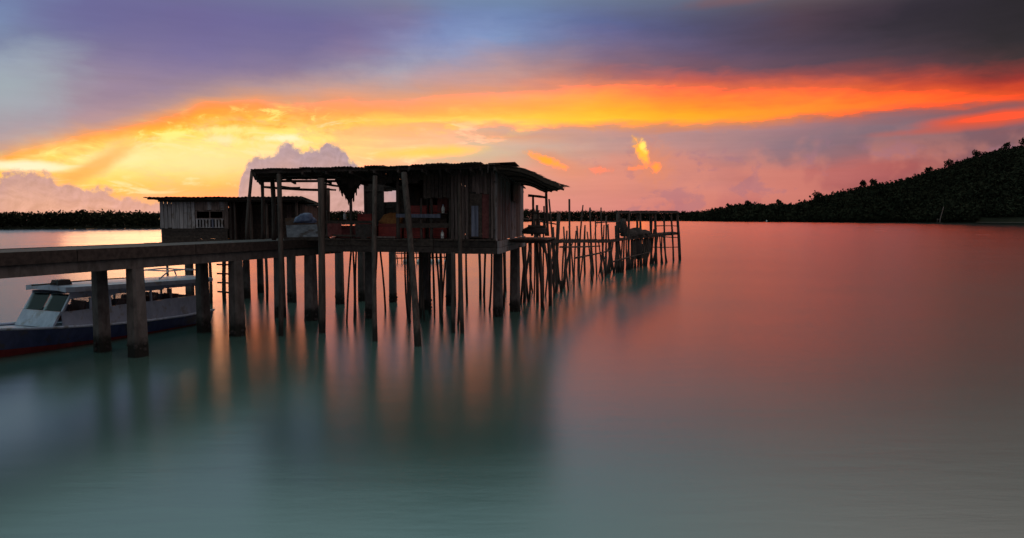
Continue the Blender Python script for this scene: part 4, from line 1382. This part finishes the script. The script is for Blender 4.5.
for x, y, w in ((.15, .2, .10), (.55, 1.8, .34), (1.95, .3, .12), (3.0, 2.4, .3), (4.4, .4, .12), (5.7, .3, .14), (5.8, 3.6, .3), (.2, 4.8, .3), (3.0, 4.9, .3)):
    q = sp_(x, y, 0)
    if w > .2:
        sq_pile(hut, (q.x, q.y), 2.60, w, w * .9, SX, foot=False)
    else:
        pole('pile', hut, (q.x, q.y, -1.2), (q.x + .03, q.y, 2.6), w / 2 * 1.1, w / 2, 'pole', .04)

# ladder-like mooring post in the water between the piles
lb_ = on(225, 302)
lad = thing('mooring_post', 'slim post with short crosspieces in the water behind the walkway piles', 'post', Vector((lb_.x, lb_.y, 0)))
pole('shaft', lad, lb_ - Vector((0, 0, 1)), lb_ + Vector((.05, 0, 2.4)), .09, .08)
for k in range(5):
    z = .5 + k * .42
    MB().beam(lb_ + Vector((-.28, -.11, z)), lb_ + Vector((.30, -.11, z + rnd.uniform(-.05, .05))), .06, .07).build('crosspiece', M['wood'], lad)

# ------------------------------------------------------------------ boat alongside the walkway
BW = -wd                                            # towards the bow
BN = wn                                             # to the far side
BS = Vector((-11.0, 25.45, 0)) + BN * 1.12          # stern centre at the waterline


def bt(s, y, z):
    """s from the stern forward, y positive towards the camera side"""
    return BS + BW * s - BN * y + Vector((0, 0, z))


boat = thing('passenger_boat', 'white cabin boat with navy and red hull moored beside the walkway', 'boat', bt(4.5, 0, 0))
ST = [0, .5, 1.5, 3, 4.5, 6, 7.2, 8.3, 9.2, 9.8]
HBm = [(0, .86), (.5, .95), (1.5, 1.05), (3, 1.12), (4.5, 1.12), (6, 1.03), (7.2, .84), (8.3, .55), (9.2, .24), (9.8, .03)]
SHR = [(0, .44), (1.5, .42), (3, .46), (4.5, .54), (6, .66), (7.2, .78), (8.3, .9), (9.2, 1.02), (9.8, 1.12)]


def hull_ring(s, rows):
    out_ = []
    hb, sh = interp(HBm, s), interp(SHR, s)
    for q in rows:
        z = -.35 + (sh + .35) * q
        w = hb * (0.55 + 0.45 * q ** .7) * (1 if s < 7 else (1 - .25 * (1 - q) * (s - 7) / 2.8))
        out_.append((w, z))
    return out_


def hull_part(rows, cap_stern=True):
    mb = MB()
    for sgn in (1, -1):
        vs, fs = [], []
        for s in ST:
            for w, z in hull_ring(s, rows):
                vs.append(bt(s - (.25 * z if s > 9 else 0) * 0, w * sgn, z))
        k = len(rows)
        for i in range(len(ST) - 1):
            for j in range(k - 1):
                fs.append((i * k + j, (i + 1) * k + j, (i + 1) * k + j + 1, i * k + j + 1))
        mb.add(vs, fs)
    if cap_stern:
        r_ = hull_ring(0, rows)
        mb.add([bt(0, w, z) for w, z in r_] + [bt(0, -w, z) for w, z in r_], [(j, j + 1, len(r_) + j + 1, len(r_) + j) for j in range(len(r_) - 1)])
    return mb


hull = hull_part([.50, .6, .7, .8, .9, 1.0]).build('hull', M['hull_blue'], boat, smooth=True)
hull_part([0, .2, .4, .497]).build('hull_bottom', M['hull_red'], hull, smooth=True)
gun = MB()
for sgn in (1, -1):
    pts = [bt(s, (interp(HBm, s) + .02) * sgn, interp(SHR, s) + .02) for s in ST]
    gun.path(pts, .04, 8)
gun.build('gunwale', M['boat_white'], hull)
dk = MB()
vs, fs = [], []
for s in ST:
    for sgn in (1, .5, 0, -.5, -1):
        vs.append(bt(s, interp(HBm, s) * sgn * .985, interp(SHR, s) - .03 + (.07 if s > 6 else 0.0) * (1 - abs(sgn))))
for i in range(len(ST) - 1):
    for j in range(4):
        fs.append((i * 5 + j, (i + 1) * 5 + j, (i + 1) * 5 + j + 1, i * 5 + j + 1))
dk.add(vs, fs).build('deck', M['boat_white'], boat)
# cabin sides: lower panel, pillars, header; glass between
CB = .93
s0c, s1c = .75, 5.75
cab = MB()
for sgn in (1, -1):
    segs = [(s0c, .42), (2.2, .45), (4.0, .52), (s1c, .64)]
    for (sa, za), (sb, zb) in zip(segs, segs[1:]):
        for (la, lb2, ha, hb2) in ((za, zb, 1.08, 1.10), (1.44, 1.47, 1.62, 1.66)):
            sb2 = sb - (.28 if sb == s1c and ha > 1.3 else 0)
            cab.hexa([bt(sa, CB * sgn, la), bt(sb2, CB * sgn * (.97 if sb == s1c else 1), lb2), bt(sb2, CB * sgn * .95, lb2), bt(sa, CB * sgn * .95, la)],
                     [bt(sa, .9 * sgn, ha), bt(sb2, .9 * sgn * (.97 if sb == s1c else 1), hb2), bt(sb2, .9 * sgn * .95, hb2), bt(sa, .9 * sgn * .95, ha)])
cabin = cab.build('cabin', M['boat_white'], boat)
pil = [.80, 1.9, 2.7, 3.5, 4.2, 4.85]
for sgn in (1, -1):
    for s in pil:
        MB().beam(bt(s, .895 * sgn, 1.085), bt(s, .885 * sgn, 1.445), .07, .05, BW).build('pillar', M['boat_white' if s > 2 else 'boat_grey'], cabin)
    MB().beam(bt(5.72, .87 * sgn, 1.10), bt(5.42, .85 * sgn, 1.60), .07, .06, BW).build('pillar', M['boat_white'], cabin)
    for a, b_ in zip(pil, pil[1:] + [5.6]):
        if a < 1.5:
            continue
        MB().hexa([bt(a + .04, .885 * sgn, 1.085), bt(b_ - .04, .885 * sgn, 1.09), bt(b_ - .04, .879 * sgn, 1.09), bt(a + .04, .879 * sgn, 1.085)],
                  [bt(a + .04, .878 * sgn, 1.445), bt(min(b_, 5.46) - .04, .878 * sgn, 1.46), bt(min(b_, 5.46) - .04, .872 * sgn, 1.46), bt(a + .04, .872 * sgn, 1.445)]).build('side_window', M['glass'], cabin)
# front face and raked windscreen
MB().hexa([bt(6.05, -.86, .66), bt(6.05, .86, .66), bt(5.98, .86, .66), bt(5.98, -.86, .66)], [bt(5.78, -.86, 1.10), bt(5.78, .86, 1.10), bt(5.71, .86, 1.10), bt(5.71, -.86, 1.10)]).build('front_panel', M['boat_white'], cabin)
for a, b_ in ((-.83, -.03), (.03, .83)):
    MB().hexa([bt(5.76, a, 1.11), bt(5.76, b_, 1.11), bt(5.745, b_, 1.11), bt(5.745, a, 1.11)], [bt(5.46, a, 1.6), bt(5.46, b_, 1.6), bt(5.445, b_, 1.6), bt(5.445, a, 1.6)]).build('windscreen', M['glass'], cabin)
MB().hexa([bt(.80, -.88, .5), bt(.80, .88, .5), bt(.75, .88, .5), bt(.75, -.88, .5)], [bt(.80, -.88, 1.08), bt(.80, .88, 1.08), bt(.75, .88, 1.08), bt(.75, -.88, 1.08)]).build('rear_panel', M['boat_grey'], cabin)
# roof, slightly cambered
vs, fs = [], []
SR = [.05, .5, 1.5, 3, 4.5, 5.4, 5.62]
for s in SR:
    hw = 1.02 if .1 < s < 5.6 else .92
    for q in (-1, -.6, 0, .6, 1):
        vs.append(bt(s, hw * q, 1.66 + .03 * s + .07 * (1 - q * q)))
nq = len(vs)
for s in SR:
    hw = 1.02 if .1 < s < 5.6 else .92
    for q in (-1, -.6, 0, .6, 1):
        vs.append(bt(s, hw * q, 1.575 + .025 * s - (.04 if abs(q) == 1 else 0)))
for i in range(len(SR) - 1):
    for j in range(4):
        a = i * 5 + j
        fs += [(a, a + 5, a + 6, a + 1), (nq + a + 1, nq + a + 6, nq + a + 5, nq + a)]
    for a in (i * 5, i * 5 + 4):
        fs.append((a, a + 5, nq + a + 5, nq + a))
for a0 in (0, (len(SR) - 1) * 5):
    for j in range(4):
        fs.append((a0 + j, a0 + j + 1, nq + a0 + j + 1, nq + a0 + j))
broof = MB().add(vs, fs).build('boat_roof', M['boat_white'], boat)
rl = MB()
for sgn in (.6, -.6):
    rl.path([bt(.35, sgn, 1.72), bt(.45, sgn, 1.98), bt(.9, sgn, 2.04), bt(1.7, sgn, 2.03), bt(2.1, sgn, 1.78)], .025)
rl.tube(bt(.45, -.6, 1.98), bt(.45, .6, 1.98), .025, .025, 6)
rl.tube(bt(1.7, -.6, 2.03), bt(1.7, .6, 2.03), .025, .025, 6)
rl.build('roof_rail', M['metal'], broof)
hn = MB()
hn.hexa([bt(5.2, .25, 1.87), bt(5.65, .25, 1.88), bt(5.65, .62, 1.88), bt(5.2, .62, 1.87)], [bt(5.24, .28, 2.03), bt(5.6, .28, 2.03), bt(5.6, .58, 2.03), bt(5.24, .58, 2.03)])
hn.build('searchlight', M['black'], broof)
MB().tube(bt(6.3, .45, 1.93), bt(2.6, .45, 1.88), .022, .018, 6, 4, .03).build('boathook', M['pole'], broof)
for sgn in (.5, -.5):
    for s in (1.6, 2.5, 3.4, 4.3):
        st_ = MB()
        st_.hexa([bt(s, sgn - .33, .62), bt(s + .42, sgn - .33, .62), bt(s + .42, sgn + .33, .62), bt(s, sgn + .33, .62)], [bt(s, sgn - .33, .76), bt(s + .42, sgn - .33, .76), bt(s + .42, sgn + .33, .76), bt(s, sgn + .33, .76)])
        st_.hexa([bt(s, sgn - .33, .761), bt(s + .08, sgn - .33, .761), bt(s + .08, sgn + .33, .761), bt(s, sgn + .33, .761)], [bt(s - .08, sgn - .33, 1.22), bt(s - .02, sgn - .33, 1.22), bt(s - .02, sgn + .33, 1.22), bt(s - .08, sgn + .33, 1.22)])
        st_.build('seat', M['seat'], boat)
MB().tube(bt(8.2, 0, .9), bt(8.2, 0, 1.2), .06, .05, 8).build('bollard', M['black'], boat)

# ------------------------------------------------------------------ rickety pole jetty
JL = [(515, 30.2), (560, 35.5), (600, 44), (640, 54), (678, 64)]       # pixel column, distance
JZ = [(515, 238.5), (560, 239.3), (610, 239.6), (625, 237.5), (640, 236), (660, 234), (678, 232.5)]


def jt(px, dz=0.0, off=0.0):
    Y = interp(JL, px) + off
    p = at(px, interp(JZ, px), Y)
    p.z += dz
    return p


jet = thing('pole_jetty', 'rickety timber jetty on thin crooked poles stretching out to the right', 'jetty', Vector((3, 40, 0)))
xs = list(np.arange(515, 679, 3.2))
for off in (0.0, 1.1):
    st_ = MB()
    for a, b_ in zip(xs, xs[1:]):
        st_.beam(jt(a, -.11 + rnd.uniform(-.02, .02), off), jt(b_, -.11 + rnd.uniform(-.02, .02), off), .11, .17)
    st_.build('stringer', M['dark_wood'], jet)
k = 0
pxc = 516.0
while pxc < 677:
    Yl = interp(JL, pxc)
    stepw = .24
    a, b_ = jt(pxc, 0, -.15 + rnd.uniform(-.08, .08)), jt(pxc, 0, 1.3 + rnd.uniform(-.08, .08))
    nxt = jt(pxc + 3, 0)
    dr = (nxt - jt(pxc, 0)).normalized() * .10
    z0, z1 = -.02, .03 + rnd.uniform(-.012, .02)
    MB().hexa([a - dr + Vector((0, 0, z0)), a + dr + Vector((0, 0, z0)), b_ + dr + Vector((0, 0, z0)), b_ - dr + Vector((0, 0, z0))],
              [a - dr + Vector((0, 0, z1)), a + dr + Vector((0, 0, z1)), b_ + dr + Vector((0, 0, z1)), b_ - dr + Vector((0, 0, z1))]).build('deck_board', M['wood'], jet)
    seg = (jt(pxc + 1, 0) - jt(pxc, 0)).length
    pxc += stepw / seg
JP = [(549, 199, 553, 298, .055), (558, 214, 558.5, 284, .085), (553, 227, 557, 290, .07), (569.3, 199, 569.6, 274, .085), (569, 226, 573, 277, .06), (577, 226, 577.5, 271, .07),
      (583, 205, 580, 271, .065), (585, 225, 585.5, 274, .075), (590, 207.5, 594, 273, .075), (601, 207.5, 605, 268, .07), (598, 221, 594, 238, .05), (608, 224, 612.5, 269, .07),
      (604, 225, 600, 272, .06), (617, 213, 618, 265, .08), (531, 240, 526, 300, .06), (536, 240, 540, 308, .06), (544, 240, 548, 300, .065), (529, 240, 534, 292, .055),
      (537, 205, 537.5, 302, .08), (540, 240, 545, 310, .06), (564, 240, 562, 292, .05), (573.5, 240, 565, 273, .05), (588, 240, 590, 268, .05), (611, 240, 603, 262, .05),
      (548.5, 240, 549, 306, .09), (522, 240, 522.5, 303, .08), (526, 240, 528, 292, .055), (556, 240, 550, 280, .05)]
for x0, y0, x1, y1, r in JP:
    b_ = on(x1, y1)
    tp = at(x0, y0, b_.y + rnd.uniform(-.3, .3))
    d_ = tp - b_
    pole('jetty_pole', jet, b_ - d_ * (1.0 / max(d_.z, .5)), tp, r, r * .8, 'pole', .11, 7)
b_ = on(569, 288)
pole('brace', jet, b_ - Vector((.7, 0, .9)) * 0.3, at(541, 243, b_.y - 2.0), .08, .07, 'pole', .0)
# the many poles further out, each its own, feet along the jetty line
px = 519.0
while px < 606:
    off = rnd.uniform(-.3, 1.6)
    top = jt(px, rnd.choice([-.05, -.05, rnd.uniform(.3, 1.4)]), off)
    foot = Vector((top.x + rnd.uniform(-.4, .4), top.y + rnd.uniform(-.3, .3), 0))
    d_ = top - foot
    pole('jetty_pole', jet, foot - d_ * .4, top, rnd.uniform(.04, .07), .042, 'pole', .06, 6)
    px += rnd.uniform(2.6, 5.0)
px = 606.0
while px < 664:
    off = rnd.uniform(-.4, 1.6)
    top = jt(px, rnd.choice([-.1, -.1, rnd.uniform(.3, 1.9)]), off)
    foot = Vector((top.x + rnd.uniform(-.45, .45), top.y + rnd.uniform(-.3, .3), 0))
    d_ = top - foot
    pole('jetty_pole', jet, foot - d_ * .4, top, rnd.uniform(.055, .10), .055, 'pole', .06, 6)
    px += rnd.uniform(1.3, 2.4)
for x0, y0, x1, y1 in ((560, 247, 600, 246), (575, 258, 612, 250), (612, 262, 650, 252)):
    pole('brace', jet, at(x0, y0, interp(JL, x0) - .1), at(x1, y1, interp(JL, x1) - .1), .05, .045, 'pole', .04, 6)
pole('handrail', jet, jt(596, 1.05, -.1), jt(622, 1.15, -.1), .04, .035, 'pole', .05, 6)
pole('handrail', jet, jt(520, .95, 1.2), jt(556, .8, 1.2), .04, .035, 'pole', .05, 6)

# open shelter at the jetty's end
sh = thing('end_shelter', 'open pole shelter with flat roof at the far end of the jetty', 'shelter', Vector((on(660, 262).x, on(660, 262).y, 0)))
shp = [(618, 211.5, 618, 262, 49), (629, 212, 629, 258, 51.5), (640, 212, 640.5, 260, 54.5), (655, 212, 655.5, 259, 58), (664, 213, 666, 257, 61), (671, 214, 673, 257, 62), (677, 212, 679.5, 258, 63.5), (637, 213, 638, 256, 57), (650, 213, 650.5, 256, 60)]
for x0, y0, x1, y1, Y in shp:
    tp = at(x0, y0, Y)
    f_ = at(x1, y1, Y)
    d_ = tp - f_
    pole('shelter_post', sh, tp - d_ * ((tp.z + 1) / d_.z), tp, .14 if x0 in (655, 677, 640) else .085, .09 if x0 != 677 else .12, 'pole', .05, 7)
fr = MB()
for (xa, Ya, xb, Yb) in ((617, 49, 640, 54.3), (640, 54.5, 678, 63.5), (622, 53, 645, 58.5), (645, 58.7, 672, 66)):
    fr.beam(at(xa, 212.6, Ya), at(xb, 212.3, Yb), .12, .14)
for x, Y in ((618, 49.2), (630, 52), (642, 55), (655, 58), (666, 61), (677, 63)):
    p = at(x, 211.9, Y)
    fr.beam(p + Vector((-.1, -.2, .06)), p + Vector((.4, 4.2, .06)), .09, .09)
sroof = fr.build('shelter_roof', M['dark_wood'], sh)
for k in range(14):
    q0, q1 = k / 14, (k + .93) / 14
    if k in (3,):
        continue
    X0, X1 = 617 + 61 * q0, 617 + 61 * q1
    Y0, Y1 = 49 + 14.6 * q0, 49 + 14.6 * q1
    a, b_ = at(X0, 211.3, Y0 - .3), at(X1, 211.2, Y1 - .3)
    dv = Vector((.45, 4.6, rnd.uniform(-.05, .05)))
    up = Vector((0, 0, .05))
    MB().hexa([a, b_, b_ + dv, a + dv], [a + up, b_ + up, b_ + dv + up, a + dv + up]).build('roof_plank', M['dark_wood'], sroof)
fl_ = MB()
for k in range(12):
    q = k / 12
    a, b_ = jt(636 + 42 * q, -.02, -.3), jt(636 + 42 * (q + .075), -.02, -.3)
    dv = Vector((.4, 3.6, 0))
    MB().hexa([a - Vector((0, 0, .05)), b_ - Vector((0, 0, .05)), b_ + dv - Vector((0, 0, .05)), a + dv - Vector((0, 0, .05))], [a + Vector((0, 0, .05)), b_ + Vector((0, 0, .05)), b_ + dv + Vector((0, 0, .05)), a + dv + Vector((0, 0, .05))]).build('floor_plank', M['wood'], sh)
for x0, y0, x1, y1 in ((650, 247, 679, 247), (655, 226, 677, 226), (656, 236, 678, 237.5)):
    pole('shelter_rail', sh, at(x0, y0, 57 + (x0 - 650) * .24), at(x1, y1, 63.6), .045, .045, 'pole', .03, 6)
# goods on the jetty
tp = MB()
for k, (x, y, sx, sz) in enumerate(((630, 236, .6, .5), (636, 235.4, .7, .62), (643, 234, .6, .36))):
    l_ = lump(at(x, y, interp(JL, x) + 1.0), (sx, .7, sz), 60 + k, .28)
    tp.add(l_.v, l_.f)
mesh_thing(tp, 'tarpaulin_heap', 'sack', 'lumpy goods under dark tarpaulin on the jetty beneath the shelter', 'tarpaulin')
mesh_thing(lump(at(623, 227, 48.5), (.26, .24, .6), 77, .4, False), 'net_bundle', 'sack', 'slim dark bundle of netting hung on the shelter\'s first post', 'net')
mesh_thing(lump(at(637, 249, 54.2), (.42, .35, .8), 78, .35, False), 'net_bundle', 'net', 'black net bundle hanging under the far jetty deck', 'net')
mesh_thing(lump(at(646, 248, 57), (.35, .35, .9), 79, .35, False), 'net_bundle', 'net', 'narrow black net bundle hanging right of the larger one', 'net')

# distant fish trap seen between the piles
ft = thing('fish_trap', 'distant pole fish trap seen through the stilts beneath the large house', 'fish trap', on(412, 262))
q = on(412, 262)
for k in range(12):
    x = q.x - 1.2 + k * .42
    y = q.y + rnd.uniform(-.5, .5)
    pole('stake', ft, (x, y, -1), (x + rnd.uniform(-.2, .2), y, rnd.uniform(.5, 1.6)), .05, .045, 'pole', .04, 6)
for z in (.35, .8):
    pole('rail', ft, (q.x - 1.5, q.y - .4, z), (q.x + 3.6, q.y - .4, z + .1), .05, .05, 'pole', .03, 6)
for k in range(7):
    lump(Vector((q.x - .5 + k * .6, q.y - .7 - .1 * (k % 2), .12)), (.2, .2, .2), k, .05, False, 8, 6).build('float', M['white_plastic'], ft, smooth=True)
